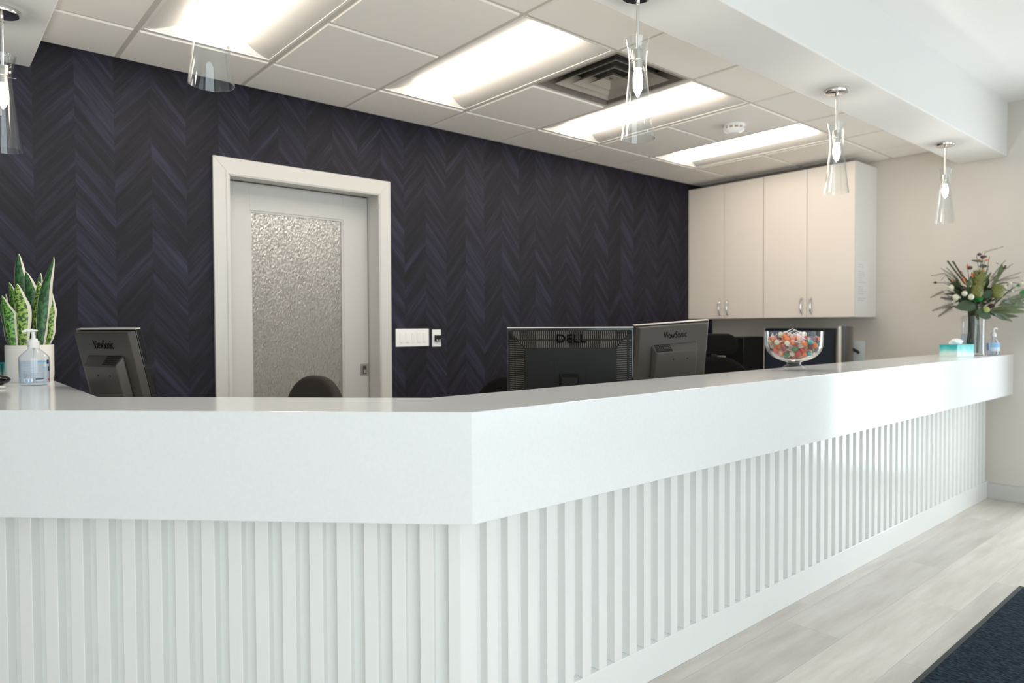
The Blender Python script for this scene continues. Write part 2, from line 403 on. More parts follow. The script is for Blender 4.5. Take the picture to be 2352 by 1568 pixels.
struct(MB().box(XL - .12, XL, YF - .12, 4.14, 0, 2.95).build('wall_left', 'paint_white'), 'plain white left wall')
wf = MB()
wx = [(-2.10, 1.70), (2.60, 5.70)]
wf.box(XL, wx[0][0], YF - .12, YF, 0, 2.95).box(wx[0][1], wx[1][0], YF - .12, YF, 0, 2.95).box(wx[1][1], XR, YF - .12, YF, 0, 2.95)
for a, b in wx: wf.box(a, b, YF - .12, YF, 0, .22).box(a, b, YF - .12, YF, 2.58, 2.95)
struct(wf.build('wall_front', 'paint_white'), 'white street-side wall with wide windows')
for i, (a, b) in enumerate(wx):
    r = bpy.data.objects.new('window_%d' % (i + 1), None); COL.objects.link(r); r.location = (a, YF - .06, .22); struct(r, 'wide white framed street window')
    W_, H_ = b - a, 2.36
    MB().box(0, W_, -.03, .03, 0, .05).box(0, W_, -.03, .03, H_ - .05, H_).box(0, .05, -.03, .03, .05, H_ - .05).box(W_ - .05, W_, -.03, .03, .05, H_ - .05).build('window_frame', 'trim_white', r)
    for k in (1, 2): MB().box(W_ * k / 3 - .025, W_ * k / 3 + .025, -.025, .025, .05, H_ - .05).build('mullion', 'trim_white', r)
    for k in range(3): MB().box(W_ * k / 3 + .03, W_ * (k + 1) / 3 - .03, -.003, .003, .05, H_ - .05).build('pane', 'glass', r)

# room behind the pocket door
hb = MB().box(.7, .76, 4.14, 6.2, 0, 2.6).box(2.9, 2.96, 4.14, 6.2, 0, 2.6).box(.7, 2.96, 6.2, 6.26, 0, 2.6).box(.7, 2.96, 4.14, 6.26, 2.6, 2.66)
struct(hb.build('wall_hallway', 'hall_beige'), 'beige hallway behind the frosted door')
hl = MB().box(1.0, 2.75, 5.35, 6.05, 2.57, 2.6).build('hallway_lamp', 'hall_lamp'); struct(hl, 'flat hallway ceiling lamp behind the frosted door'); hl.name = 'ceiling_hallway_lamp'

# ceilings
struct(MB().box(XL, XR, YF, 1.45, ZF, ZF + .06).box(XL, .11, 1.45, YB, ZF, ZF + .06).build('ceiling', 'paint_white'), 'smooth white ceiling over the waiting side')
ct = bpy.data.objects.new('ceiling_grid', None); COL.objects.link(ct); struct(ct, 'suspended ceiling of pale square tiles')
xs = [0.415] + [GX + i * G for i in range(9)] + [XR]
ys = [YB, GY, GY - G, GY - 2 * G, 1.752]
MB().box(.40, XR, 1.70, YB, ZC + .16, ZC + .18).build('plenum', 'tile', ct)
LIGHTS = (1, 3, 5, 7)                         # column index (xs interval) of the four light fixtures, rows 1 and 2
tiles = {}
for i in range(len(xs) - 1):
    for j in range(len(ys) - 1):
        if i in LIGHTS and j in (1, 2): continue
        if i == 4 and j == 2: continue
        lx, ly = xs[i + 1] - xs[i], ys[j] - ys[j + 1]
        key = (round(lx, 3), round(ly, 3))
        if key not in tiles:
            o = MB().frustum((.016, lx - .016, .016, ly - .016), -.007, (.011, lx - .011, .011, ly - .011), .0, None)
            o.box(.011, lx - .011, .011, ly - .011, 0, .012)
            tiles[key] = o.build('ceiling_tile', 'tile', ct)
            tiles[key].location = (xs[i], ys[j + 1], ZC)
        else: link_copy(tiles[key], ct, (xs[i], ys[j + 1], ZC))
for x in xs[1:-1]: MB().box(x - .012, x + .012, 1.752, YB, ZC, ZC + .03).build('grid_tee', 'tee', ct)
for j, y in enumerate(ys[1:-1]):
    for i in range(len(xs) - 1):
        if j == 1 and i in LIGHTS: continue
        MB().box(xs[i] + .012, xs[i + 1] - .012, y - .012, y + .012, ZC, ZC + .03).build('grid_tee', 'tee', ct)
MB().box(.415, XR, YB - .022, YB, ZC - .001, ZC + .02).build('wall_angle', 'tee', ct)
MB().box(XR - .022, XR, 1.752, YB - .022, ZC - .001, ZC + .02).build('wall_angle', 'tee', ct)

# soffit following the counter
si = [(.415, YB), (.415, 2.535), (1.198, 1.752), (XR, 1.752)]
k_ = .31 * math.tan(R(22.5))
so = [(XR, 1.442), (1.198 - k_, 1.442), (.105, 2.535 - k_), (.105, YB)]
struct(MB().prism(si + so, ZS, ZF + .02).build('ceiling_soffit', 'soffit', bevel=.006), 'white lowered soffit above the counter')

# door_1: pocket door, casing, jambs
d = bpy.data.objects.new('door_1', None); COL.objects.link(d); d.location = (0, 0, 0); struct(d, 'white sliding door with rain glass panel')
yd = 4.005
GX0, GX1, GZ0, GZ1 = 1.462, 2.052, 0.25, 1.958
MB().box(DX0 + .002, GX0, yd, yd + .04, .008, DZ - .006).build('stile', 'trim_white', d, bevel=.002)
MB().box(GX1, DX1 - .004, yd, yd + .04, .008, DZ - .006).build('stile', 'trim_white', d, bevel=.002)
MB().box(GX0, GX1, yd, yd + .04, GZ1, DZ - .006).build('rail', 'trim_white', d)
MB().box(GX0, GX1, yd, yd + .04, .008, GZ0).build('rail', 'trim_white', d)
bd = MB(); q = .012
bd.box(GX0, GX0 + q, yd + .006, yd + .018, GZ0, GZ1).box(GX1 - q, GX1, yd + .006, yd + .018, GZ0, GZ1).box(GX0 + q, GX1 - q, yd + .006, yd + .018, GZ1 - q, GZ1).box(GX0 + q, GX1 - q, yd + .006, yd + .018, GZ0, GZ0 + q)
bd.build('glazing_bead', 'trim_white', d)
MB().box(GX0, GX1, yd + .018, yd + .024, GZ0, GZ1).build('glass_pane', 'rain_glass', d)['label'] = 'rain-textured frosted glass'
def casing(poly, name):  # mitred board with a stepped inner edge
    return MB().prism(poly, 0, 1, Matrix(((1, 0, 0, 0), (0, 0, -.02, YB), (0, 1, 0, 0), (0, 0, 0, 1)))).build(name, 'trim_white', d, bevel=.003)
CO = (1.212, 2.298, 2.203); CI = (1.300, 2.213, 2.106)
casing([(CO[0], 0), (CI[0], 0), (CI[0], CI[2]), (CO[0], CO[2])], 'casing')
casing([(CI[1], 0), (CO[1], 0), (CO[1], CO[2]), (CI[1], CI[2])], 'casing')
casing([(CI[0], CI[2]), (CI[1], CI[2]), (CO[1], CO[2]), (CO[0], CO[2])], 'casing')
MB().box(CI[0] - .02, CI[0] - .008, YB - .024, YB - .02, 0, CI[2] + .008).box(CI[1] + .008, CI[1] + .02, YB - .024, YB - .02, 0, CI[2] + .008).box(CI[0] - .02, CI[1] + .02, YB - .024, YB - .02, CI[2] + .008, CI[2] + .02).build('casing_step', 'trim_white', d)
MB().box(DX0 - .02, DX0, YB - .005, yd - .004, 0, DZ).build('jamb', 'trim_white', d)
MB().box(DX1, DX1 + .02, YB - .005, 4.14, 0, DZ).build('jamb', 'trim_white', d)
MB().box(DX0 - .02, DX1 + .02, YB - .005, yd - .006, DZ, DZ + .02).build('head_jamb', 'trim_white', d)
lt = MB().box(2.160, 2.219, yd - .003, yd, .968, 1.042).build('latch_plate', 'nickel', d); lt['label'] = 'square chrome pull plate'
MB().box(2.178, 2.202, yd - .0045, yd - .003, .978, 1.030).build('latch_recess', 'vent_dark', lt)
MB().box(2.182, 2.198, yd - .008, yd - .0045, .984, 1.004).build('latch_button', 'chrome', lt)

# baseboards
struct(MB().box(XR - .015, XR, .97, 1.54, 0, .115).box(XR - .015, XR, YF, .07, 0, .115).build('baseboard_right', 'trim_white', bevel=.003), 'white baseboard on the right wall')
struct(MB().box(.45, DX0 - .09, YB - .014, YB, 0, .115).box(DX1 + .09, XR, YB - .014, YB, 0, .115).build('baseboard_back', 'trim_white', bevel=.003), 'white baseboard below the wallpaper')

# ------------------------------------------------------------------ counter
def path_poly(off):      # counter plan outlines by inward offset from the top's outer edge
    kk = off * math.tan(R(22.5))
    return [(XR - .001, 1.392 + off), (1.066 + kk, 1.392 + off), (.058 + off, 2.400 + kk), (.058 + off, YB - .002)]
TOPZ, APZ = 1.063, 0.774
inner = [(.433, YB - .002), (.433, 2.522), (1.189, 1.766), (XR - .001, 1.766)]
def loc_(poly, o): return [(x - o.location.x, y - o.location.y) for x, y in poly]
ctop = MB().prism([(x - 1.066, y - 1.39) for x, y in path_poly(0) + inner], 0, TOPZ - APZ).build('countertop', 'quartz', bevel=.0025)
ctop.location = (1.066, 1.39, APZ)
tag(ctop, 'glossy white quartz countertop with deep apron, angled at the corner', 'countertop')

cb = thing('reception_counter', 'white reception counter base faced with vertical slats above a plain plinth', 'counter', (1.135, 1.54, 0))
SY = 1.54; SD = .033
def base_poly(off, end=True):
    kk = off * math.tan(R(22.5))
    return [(XR - .001, SY + off), (1.135 + kk, SY + off), (.118 + off, 2.557 + kk), (.118 + off, YB - .002)]
bi = [(.39, YB - .002), (.39, 2.505), (1.17, 1.725), (XR - .001, 1.725)]
MB().prism(loc_(base_poly(SD) + bi, cb), .0, APZ - .001).build('back_panel', 'slat', cb)
PZ = .130
pl_o, pl_i = base_poly(0), base_poly(SD)
for k in range(3):
    MB().prism(loc_([pl_o[k], pl_o[k + 1], pl_i[k + 1], pl_i[k]], cb), .0, PZ).build('plinth', 'slat', cb, bevel=.002)
SW, SP = .0395, .0794
sm = None
def slat(x, y, rz):
    global sm
    if sm is None:
        sm = MB().box(0, SW, 0, SD + .001, PZ, APZ - .001).build('slat', 'slat', cb, bevel=.0015, seg=1); o = sm
    else: o = link_copy(sm, cb)
    o.location = (x - 1.135, y - 1.54, 0); o.rotation_euler = (0, 0, rz)
n = 0
while 1.229 + n * SP + SW < XR - .002: slat(1.229 + n * SP, SY, 0); n += 1
# chamfer slats: coordinate t along (1,-1)/sqrt2 from the line x+y = 2.675
s_ = 2.675
def on_ch(t): return (s_ / 2 + t / math.sqrt(2), s_ / 2 - t / math.sqrt(2))
t0 = -0.4030; k = 0
tmin = (.118 - 2.557) / math.sqrt(2)
while t0 - k * .0792 > tmin + .03:
    x, y = on_ch(t0 - k * .0792); slat(x, y, R(-45)); k += 1
yy = 2.60
while yy + SW < YB - .02: slat(.118, yy + SW, R(-90)); yy += SP
# corner post where the two slatted faces meet
c0 = on_ch(-.3213)
MB().prism(loc_([c0, (1.135, 1.54), (1.190, 1.54), (1.190, 1.54 + SD), (1.135 + SD * math.tan(R(22.5)), 1.54 + SD), (c0[0] + SD * .7071, c0[1] + SD * .7071)], cb), PZ, APZ - .001).build('corner_post', 'slat', cb, bevel=.0015)
# desk behind the counter
dk = [(.395, 3.80), (.395, 2.510), (1.175, 1.730), (XR - .002, 1.730), (XR - .002, 3.80), (5.20, 3.80), (5.20, 2.36), (1.46, 2.36), (1.02, 2.80), (1.02, 3.80)]
ds = thing('work_desk', 'white work desk behind the counter carrying the monitors', 'desk', (1.2, 2.2, 0))
MB().prism(loc_(dk, ds), .71, .738).build('desk_surface', 'paint_white', ds)
for (x, y) in ((.46, 3.7), (.95, 3.7), (1.5, 2.30), (3.2, 2.30), (5.24, 2.42), (5.24, 3.72)):
    MB().box(x - 1.2 - .02, x - 1.2 + .02, y - 2.2 - .02, y - 2.2 + .02, 0, .71).build('leg', 'nickel', ds)

# ------------------------------------------------------------------ pendants
def pendant(x, y, label):
    r = thing('pendant_light', label, 'pendant lamp', (x, y, ZS), 0, 'clear glass pendants below the soffit')
    MB().lathe([(.057, 0), (.057, -.014), (.055, -.018), (.050, -.020), (.0001, -.022)], 40).build('canopy', 'chrome', r, True)
    MB().lathe([(.0075, -.020), (.0075, -.045), (.0058, -.046), (.0055, -.215), (.0001, -.216)], 14).build('rod', 'chrome', r, True)
    MB().lathe([(.0055, -.205), (.019, -.208), (.020, -.213), (.020, -.245), (.0165, -.247), (.0165, -.275), (.0001, -.276)], 24).build('socket', 'nickel', r, True)
    MB().tube([(-.041, .0, -.2485), (.041, .0, -.2485)], .0013, 6).build('clip', 'chrome', r)
    prof = [(.0435, -.170), (.0405, -.185), (.0365, -.205), (.0335, -.228), (.0322, -.250), (.0325, -.272), (.0345, -.300), (.038, -.335), (.0425, -.375), (.048, -.425), (.054, -.480), (.0603, -.5255)]
    th = .0022
    inn = [(a - th, z) for a, z in prof][::-1]
    MB().lathe(prof + inn, 48, closed=True).build('shade', 'glass', r, True, sharp=50)
    MB().lathe([(.0001, -.268), (.010, -.270), (.0125, -.283), (.0165, -.300), (.0175, -.314), (.0150, -.332), (.0095, -.346), (.004, -.356), (.0001, -.360)], 20).build('bulb', 'bulb', r, True)
    return r
pendant(.262, 3.235, 'clear glass pendant lamp cut off by the left photo edge above the plant')
pendant(.630, 2.000, 'nearest clear glass pendant lamp, hanging in front of the leftmost ceiling light')
pendant(1.985, 1.600, 'clear glass pendant lamp hanging in front of the square air vent')
pendant(3.580, 1.601, 'clear glass pendant lamp hanging in front of the white wall cabinets')
pendant(5.194, 1.605, 'farthest clear glass pendant lamp, against the beige wall near the bouquet')

# ------------------------------------------------------------------ ceiling lights
def troffer(i, label):
    x0, x1 = xs[i] + .012, xs[i + 1] - .012; y1, y0 = ys[1] - .012, ys[3] + .012
    r = thing('ceiling_light', label, 'ceiling light', ((x0 + x1) / 2, (y0 + y1) / 2, ZC), 0, 'recessed ceiling lights')
    hw, hl = (x1 - x0) / 2, (y1 - y0) / 2
    MB().box(-hw, -hw + .012, -hl, hl, -.002, .02).box(hw - .012, hw, -hl, hl, -.002, .02).box(-hw + .012, hw - .012, -hl, -hl + .008, -.002, .02).box(-hw + .012, hw - .012, hl - .008, hl, -.002, .02).build('rim', 'reflector', r)
    lw, dep = .112, .055
    for sgn in (-1, 1):      # curved reflector wings
        sec = []
        for k in range(11):
            t = k / 10; x = hw - .010 - t * (hw - .010 - lw); z = dep * (.45 * t + .55 * t * t)
            sec.append((sgn * x, z))
        mb = MB(); vs = [(x, yy_, z) for yy_ in (-hl + .008, hl - .008) for x, z in sec] + [(x, yy_, z + .004) for yy_ in (-hl + .008, hl - .008) for x, z in sec]
        nn = 11; fs = []
        for k in range(10):
            fs += [(k, k + 1, nn + k + 1, nn + k), (2 * nn + k, 3 * nn + k, 3 * nn + k + 1, 2 * nn + k + 1)]
        mb.add(vs, fs).build('reflector_wing', 'wing', r, True)
    for sgn in (-1, 1):      # sloping end plates
        y_o, y_i = sgn * (hl - .008), sgn * (hl - .075)
        mb = MB().add([(-hw + .012, y_o, .001), (hw - .012, y_o, .001), (lw, y_i, dep), (-lw, y_i, dep), (-hw + .012, y_o, .004), (hw - .012, y_o, .004), (lw, y_i, dep + .004), (-lw, y_i, dep + .004)],
                      [(0, 1, 2, 3), (4, 7, 6, 5), (0, 4, 5, 1), (1, 5, 6, 2), (2, 6, 7, 3), (3, 7, 4, 0)])
        mb.build('end_plate', 'reflector', r)
    # rounded diffuser
    mb = MB(); nn = 13; L_ = hl - .05
    sec = [(-lw * math.cos(PI * k / (nn - 1)), dep - (dep + .012) * math.sin(PI * k / (nn - 1))) for k in range(nn)]
    vs = [(x, yy_, z) for yy_ in (-L_, L_) for x, z in sec]
    fs = [(k, k + 1, nn + k + 1, nn + k) for k in range(nn - 1)] + [tuple(range(nn)), tuple(range(2 * nn - 1, nn - 1, -1)), (0, nn, 2 * nn - 1, nn - 1)]
    mb.add(vs, fs).build('diffuser', 'diffuser', r, True, sharp=50)
    MB().box(-hw, hw, -hl, hl, dep + .004, dep + .03).build('housing', 'reflector', r)
    return r
troffer(1, 'recessed ceiling light farthest left, partly behind the nearest glass pendant')
troffer(3, 'recessed ceiling light between two plain tiles, left of the square air vent')
troffer(5, 'recessed ceiling light directly right of the square air vent')
troffer(7, 'rightmost recessed ceiling light, beside the smoke detector tile')

# ------------------------------------------------------------------ air vent
vx0, vx1, vy1, vy0 = xs[4] + .012, xs[5] - .012, ys[2] - .012, ys[3] + .012
vr = thing('air_vent', 'square grey ceiling air vent with nested louvres and dusty stains', 'air vent', ((vx0 + vx1) / 2, (vy0 + vy1) / 2, ZC))
h = (vx1 - vx0) / 2
def ring(a, za, b, zb, t=.003):      # square sloped ring between half-sizes a and b
    mb = MB(); vs = []
    for (s2, z) in ((a, za), (b, zb), (b, zb + t), (a, za + t)):
        vs += [(-s2, -s2, z), (s2, -s2, z), (s2, s2, z), (-s2, s2, z)]
    fs = [(l * 4 + i, l * 4 + (i + 1) % 4, ((l + 1) % 4) * 4 + (i + 1) % 4, ((l + 1) % 4) * 4 + i) for l in range(4) for i in range(4)]
    return mb.add(vs, fs)
ring(h, 0, h - .018, .0).build('vent_frame', 'vent', vr)
ring(h - .018, 0, h - .055, .07).build('throat', mat('vent_dusty', (0.17, 0.145, 0.125), 0.7, var=0.35, vscale=9), vr)
MB().box(-h + .02, h - .02, -h + .02, h - .02, .085, .09).build('duct_cover', 'vent_dark', vr)
for a, b, za, zb in ((.218, .160, -.002, .05), (.150, .095, -.004, .042), (.082, .040, -.006, .024)):
    ring(a, za, b, zb).build('louvre', 'vent', vr)
MB().box(-.041, .041, -.041, .041, .024, .028).build('centre_plate', 'vent', vr)
MB().lathe([(.012, .024), (.012, .018), (.008, .016), (.0001, .016)], 16).build('centre_screw', 'nickel', vr, True)

# smoke detector
sd = thing('smoke_detector', 'round white smoke detector on a ceiling tile', 'smoke detector', (4.135, 2.526, ZC - .007))
sd.scale = (1.36, 1.36, 1.25)
MB().lathe([(.052, 0), (.052, -.008), (.050, -.012), (.0001, -.012)], 36).build('base', 'white_plastic', sd, True)
MB().lathe([(.044, -.012), (.044, -.024), (.0001, -.024)], 36).build('sensor_core', 'vent', sd, True)
MB().lathe([(.049, -.024), (.046, -.030), (.030, -.040), (.028, -.044), (.0001, -.045)], 36).build('cap', 'white_plastic', sd, True)
for k in range(12):
    a = 2 * PI * k / 12
    MB().box(.0435, .049, -.004, .004, -.026, -.011, Matrix.Rotation(a, 4, 'Z')).build('slot_rib', 'white_plastic', sd)

# ------------------------------------------------------------------ wall cabinets
def cabinet(y0, y1, label, side):
    r = thing('wall_cabinet', label, 'wall cabinet', (XR, (y0 + y1) / 2, 1.340), 0, 'cream cabinets on the right wall')
    hy = (y1 - y0) / 2 - .0008; D = .405; H_ = 1.213
    MB().box(-D + .02, 0, -hy, hy, 0, H_).build('carcass', 'cabinet_side', r, bevel=.001)
    for k, (a, b) in enumerate(((-hy, 0), (0, hy))):
        dr = MB().box(-D, -D + .0195, a + .002, b - .002, .001, H_ - .001).build('door', 'cabinet', r, bevel=.001)
        yh = (-.040 if k == 0 else .040)
        pts = [(-D - .001, yh, .030), (-D - .016, yh, .038), (-D - .024, yh, .060), (-D - .026, yh, .090), (-D - .024, yh, .130), (-D - .016, yh, .155), (-D - .001, yh, .163)]
        MB().tube(pts, [.006, .0055, .005, .005, .005, .0055, .006], 10).build('handle', 'chrome', dr, True)['label'] = 'bowed chrome handle'
    return r
cabinet(3.097, 3.8605, 'cream two-door wall cabinet against the navy wallpaper', False)
cabinet(2.329, 3.0965, 'cream two-door wall cabinet with exposed white side nearest the bouquet', True)
# paper notice on the cabinet's side
pn = thing('paper_notice', 'white printed notice sheet taped to the cabinet side', 'paper', (5.70, 2.3289, 1.42))
MB().box(-.125, .075, -.0012, 0, -.02, .36).build('sheet', 'paper', pn)
tx = MB(); z = .33
random.seed(3)
for k in range(17):
    if k in (2, 9, 14): z -= .02; continue
    tx.box(-.105, -.105 + .07 + .085 * random.random(), -.0016, -.0012, z, z + .004); z -= .017
txo = tx.build('print', mat('print_grey', (0.62, 0.63, 0.65), 0.7), pn); txo['kind'] = 'stuff'

# ------------------------------------------------------------------ switches
sw = thing('light_switch_plate', 'white five-gang rocker switch plate beside the door', 'light switch', (2.464, YB, 1.209))
MB().box(-.128, .128, -.007, 0, -.058, .058).build('plate', 'white_plastic', sw, bevel=.003)
for k in range(5):
    MB().box(-.0115, .0115, -.0115, -.0065, -.030, .034).build('rocker', 'paint_white', sw, bevel=.001).location = (-.087 + k * .0447, 0, 0)
kp = thing('wall_control', 'small white wall plate with a black socket, right of the switch plate', 'wall plate', (2.655, YB, 1.203))
MB().box(-.036, .036, -.006, 0, -.057, .057).build('plate', 'white_plastic', kp, bevel=.003)
MB().box(-.020, .026, -.024, -.006, -.022, .020).build('black_module', 'black', kp, bevel=.003)
for k in (-.008, .012): MB().box(k - .004, k + .004, -.026, -.024, -.018, -.010).build('button', 'white_plastic', kp)

# ------------------------------------------------------------------ monitors
def monitor(label, x, y, screen_dir, W_, H_, ztop, tilt, style, brand=None, group='monitors behind the counter', desk=.739, roll=0.0, grille=1):
    r = thing('computer_monitor', label, 'monitor', (x, y, desk), R(screen_dir - 90), group)
    zc = ztop - desk - H_ / 2 * math.cos(R(tilt))
    T = Matrix.Translation((0, 0, zc)) @ Matrix.Rotation(R(tilt), 4, 'X')
    T = T @ Matrix.Rotation(R(roll), 4, 'Y')
    F = T @ Matrix(((1, 0, 0, 0), (0, 0, -1, 0), (0, 1, 0, 0), (0, 0, 0, 1)))   # local (x, height, depth to the back)
    hw, hh = W_ / 2, H_ / 2
    rim = {'viewsonic': 'silver', 'dell': 'silver', 'flat': 'silver', 'curved': 'silver'}[style]
    MB().box(-hw, hw, -hh, hh, -.012, .008, F).build('front_frame', 'black_gloss', r, bevel=.002)
    if style == 'dell': MB().box(-hw, hw, hh, hh + .004, -.012, .008, F).build('edge_trim', 'silver', r)
    MB().box(-hw + .016, hw - .016, -hh + .018, hh - .016, -.0135, -.0115, F).build('screen', 'screen', r)
    RB = Matrix.Translation((0, 0, zc)) @ Matrix.Rotation(R(tilt), 4, 'X')
    if style == 'viewsonic':
        MB().frustum((-hw + .004, hw - .004, -hh + .004, hh - .004), .008, (-hw + .020, hw - .020, -hh + .014, hh - .008), .028, F).build('back_shell', 'grey_shell', r, bevel=.003)
        MB().frustum((-hw * .60, hw * .62, -hh + .02, hh * .46), .028, (-hw * .54, hw * .55, -hh + .05, hh * .28), .060, F).build('rear_housing', 'grey_shell', r, bevel=.006, seg=3)
        MB().box(-hw, hw, hh, hh + .003, -.010, .008, F).build('edge_trim', 'silver', r)
        gr = MB()                                      # fine perforated grille on the sloping shoulder
        for a in range(9):
            for b in range(5):
                t = (b + .5) / 5; zz = hh * (.45 - .16 * t); dd = .0285 + .031 * t
                xx = grille * (hw * .52 - a * .010)
                gr.box(xx - .003, xx + .003, zz - .0025, zz + .0025, dd - .001, dd + .0025, F)
        g = gr.build('grille', 'black', r); g['kind'] = 'stuff'
        for xx in (-.02, .06): MB().lathe([(.004, .0), (.004, .0012), (.0001, .0012)], 10, (xx, hh * .05, .0598), T=F).build('screw_hole', 'black', r)
        if brand:
            o = lettering(brand, r, 'ink', .046, .0006, 'brand_lettering')
            o.matrix_local = F @ Matrix.Translation((.005, hh * .69, .0284)) @ Matrix.Scale(.70, 4, (1, 0, 0))
        neck_d = .05
    elif style == 'dell':
        ix, iy = hw - .078, hh - .083
        MB().frustum((-hw + .002, hw - .002, -hh + .002, hh - .004), .008, (-ix, ix, -hh + .05, iy), .062, F).build('back_shell', 'black', r, bevel=.008, seg=3)
        ribs = MB()
        for k in range(56):                           # upright ribs on the upper slope
            xx = -hw + .03 + k * (W_ - .06) / 55
            lim = min(1.0, (hw - abs(xx)) / .080)
            for (ta, tb) in ((.10, .52), (.60, .95)):
                tb2 = min(tb, lim - .04)
                if tb2 - ta < .04: continue
                p = [(hh - .004 - .079 * t, .008 + .054 * t) for t in (ta, tb2)]
                ribs.add([F @ Vector(v) for v in ((xx - .0009, p[0][0], p[0][1] + .0012), (xx + .0009, p[0][0], p[0][1] + .0012), (xx + .0009, p[1][0], p[1][1] + .0012), (xx - .0009, p[1][0], p[1][1] + .0012),
                          (xx - .0009, p[0][0], p[0][1] - .003), (xx + .0009, p[0][0], p[0][1] - .003), (xx + .0009, p[1][0], p[1][1] - .003), (xx - .0009, p[1][0], p[1][1] - .003))],
                         [(0, 1, 2, 3), (4, 7, 6, 5), (0, 4, 5, 1), (1, 5, 6, 2), (2, 6, 7, 3), (3, 7, 4, 0)])
        for sg in (-1, 1):                             # level ribs on both side slopes
            for k in range(38):
                zz = hh - .05 - k * .0088
                lim = min(1.0, (hh - zz) / .085)
                ta, tb = .12, lim * .95
                if sg * 1 < 0: segs = ((.12, .40), (.44, .95))
                else: segs = ((.12, .22), (.36, .92))
                for ta, tb in segs:
                    tb = min(tb, lim - .03)
                    if tb - ta < .04: continue
                    px = [(sg * (hw - .002 - .076 * t), .008 + .054 * t) for t in (ta, tb)]
                    e = .0008
                    ribs.add([F @ Vector(v) for v in ((px[0][0], zz - e, px[0][1] + .0012), (px[1][0], zz - e, px[1][1] + .0012), (px[1][0], zz + e, px[1][1] + .0012), (px[0][0], zz + e, px[0][1] + .0012),
                              (px[0][0], zz - e, px[0][1] - .003), (px[1][0], zz - e, px[1][1] - .003), (px[1][0], zz + e, px[1][1] - .003), (px[0][0], zz + e, px[0][1] - .003))],
                             [(0, 1, 2, 3), (4, 7, 6, 5), (0, 4, 5, 1), (1, 5, 6, 2), (2, 6, 7, 3), (3, 7, 4, 0)])
        rb = ribs.build('vent_ribs', 'vent_rib', r); rb['kind'] = 'stuff'
        MB().box(-.064, .064, -hh + .06, iy - .045, .0615, .0635, F).build('stand_cover', 'black', r, bevel=.001)
        MB().frustum((-.045, .035, -hh + .03, iy - .10), .0635, (-.035, .030, -hh + .03, iy - .115), .095, F).build('stand_mount', 'black', r, bevel=.004)
        if brand:
            o = lettering(brand, r, 'ink', .056, .004, 'brand_lettering')
            o.matrix_local = F @ Matrix.Translation((.004, hh - .045, .0385)) @ Matrix.Rotation(-math.atan2(.054, .079), 4, 'X')
        neck_d = .085
    elif style == 'flat':
        MB().frustum((-hw + .003, hw - .003, -hh + .003, hh - .003), .008, (-hw + .05, hw - .05, -hh + .05, hh - .05), .030, F).build('back_shell', 'black', r, bevel=.003)
        MB().box(hw, hw + .008, -hh, hh, -.010, .008, F).build('edge_trim', 'silver', r)
        neck_d = .03
    else:
        prof = [(-hw + .004, .008)] + [(-(hw - .004) * math.cos(PI * k / 10), .008 + .075 * math.sin(PI * k / 10)) for k in range(1, 10)] + [(hw - .004, .008)]
        Tb = F @ Matrix(((1, 0, 0, 0), (0, 0, 1, -hh), (0, 1, 0, 0), (0, 0, 0, 1)))
        MB().prism(prof, 0, H_, Tb).build('back_shell', 'grey_shell', r, True)
        for sg in (-1, 1): MB().box(sg * hw + min(0, sg * .006), sg * hw + max(0, sg * .006), -hh, hh, -.012, .008, F).build('edge_trim', 'silver', r)
        neck_d = .05
    zb = zc - hh + .03
    MB().box(-.03, .03, -neck_d - .03, -neck_d + .002, .015, zb).build('stand_neck', 'black', r, bevel=.003)
    MB().lathe([(.125, 0), (.125, .008), (.09, .014), (.03, .017), (.0001, .017)], 32, (0, -neck_d + .01, 0), sx=1.0, sy=.75).build('stand_base', 'black', r, True)
    return r
monitor('brown-black monitor seen from behind, leaning beside the potted snake plant', .560, 2.880, 17, .405, .335, 1.278, 13, 'viewsonic', 'ViewSonic')
monitor('wide black monitor seen squarely from behind with ribbed vents', 2.045, 2.005, 45, .520, .350, 1.273, 1, 'dell', 'DELL')
monitor('grey-brown tilted monitor right of the ribbed black one', 2.735, 2.015, 73, .425, .345, 1.294, 11, 'viewsonic', 'ViewSonic', roll=-3.5, grille=-1)
monitor('dark blue glossy screen facing the counter, behind the candy bowl', 5.52, 2.765, 182, .595, .40, 1.252, 2, 'flat')
m5 = monitor('monitor turned edge-on with a rounded back, right of the dark glossy screen', 5.25, 2.31, 113, .46, .34, 1.268, 0, 'curved')
MB().tube([(.02, -.075, .36), (.07, -.11, .34), (.105, -.12, .33)], .012, 10).build('display_arm', 'black', m5, True)
MB().box(.095, .110, -.165, -.085, .25, .42, Matrix.Translation((.02, .0, 0)) @ Matrix.Rotation(R(4), 4, 'Y')).build('customer_display', mat('pale_display', (0.50, 0.54, 0.53), 0.4), m5, bevel=.004)['label'] = 'slim pale display panel on a black arm'

# computer tower
tw = thing('computer_tower', 'black computer tower between the office chair and the dark glossy screen', 'computer', (5.50, 3.225, .739), R(0))
MB().box(-.2, .2, -.09, .09, .008, .44).build('case', 'black', tw, bevel=.004)
MB().box(-.206, -.2, -.085, .085, .012, .436).build('front_bezel', 'black_gloss', tw, bevel=.003)
for sx in (-.16, .16):
    for sy in (-.07, .07): MB().box(sx - .015, sx + .015, sy - .01, sy + .01, 0, .008).build('foot', 'rubber', tw)

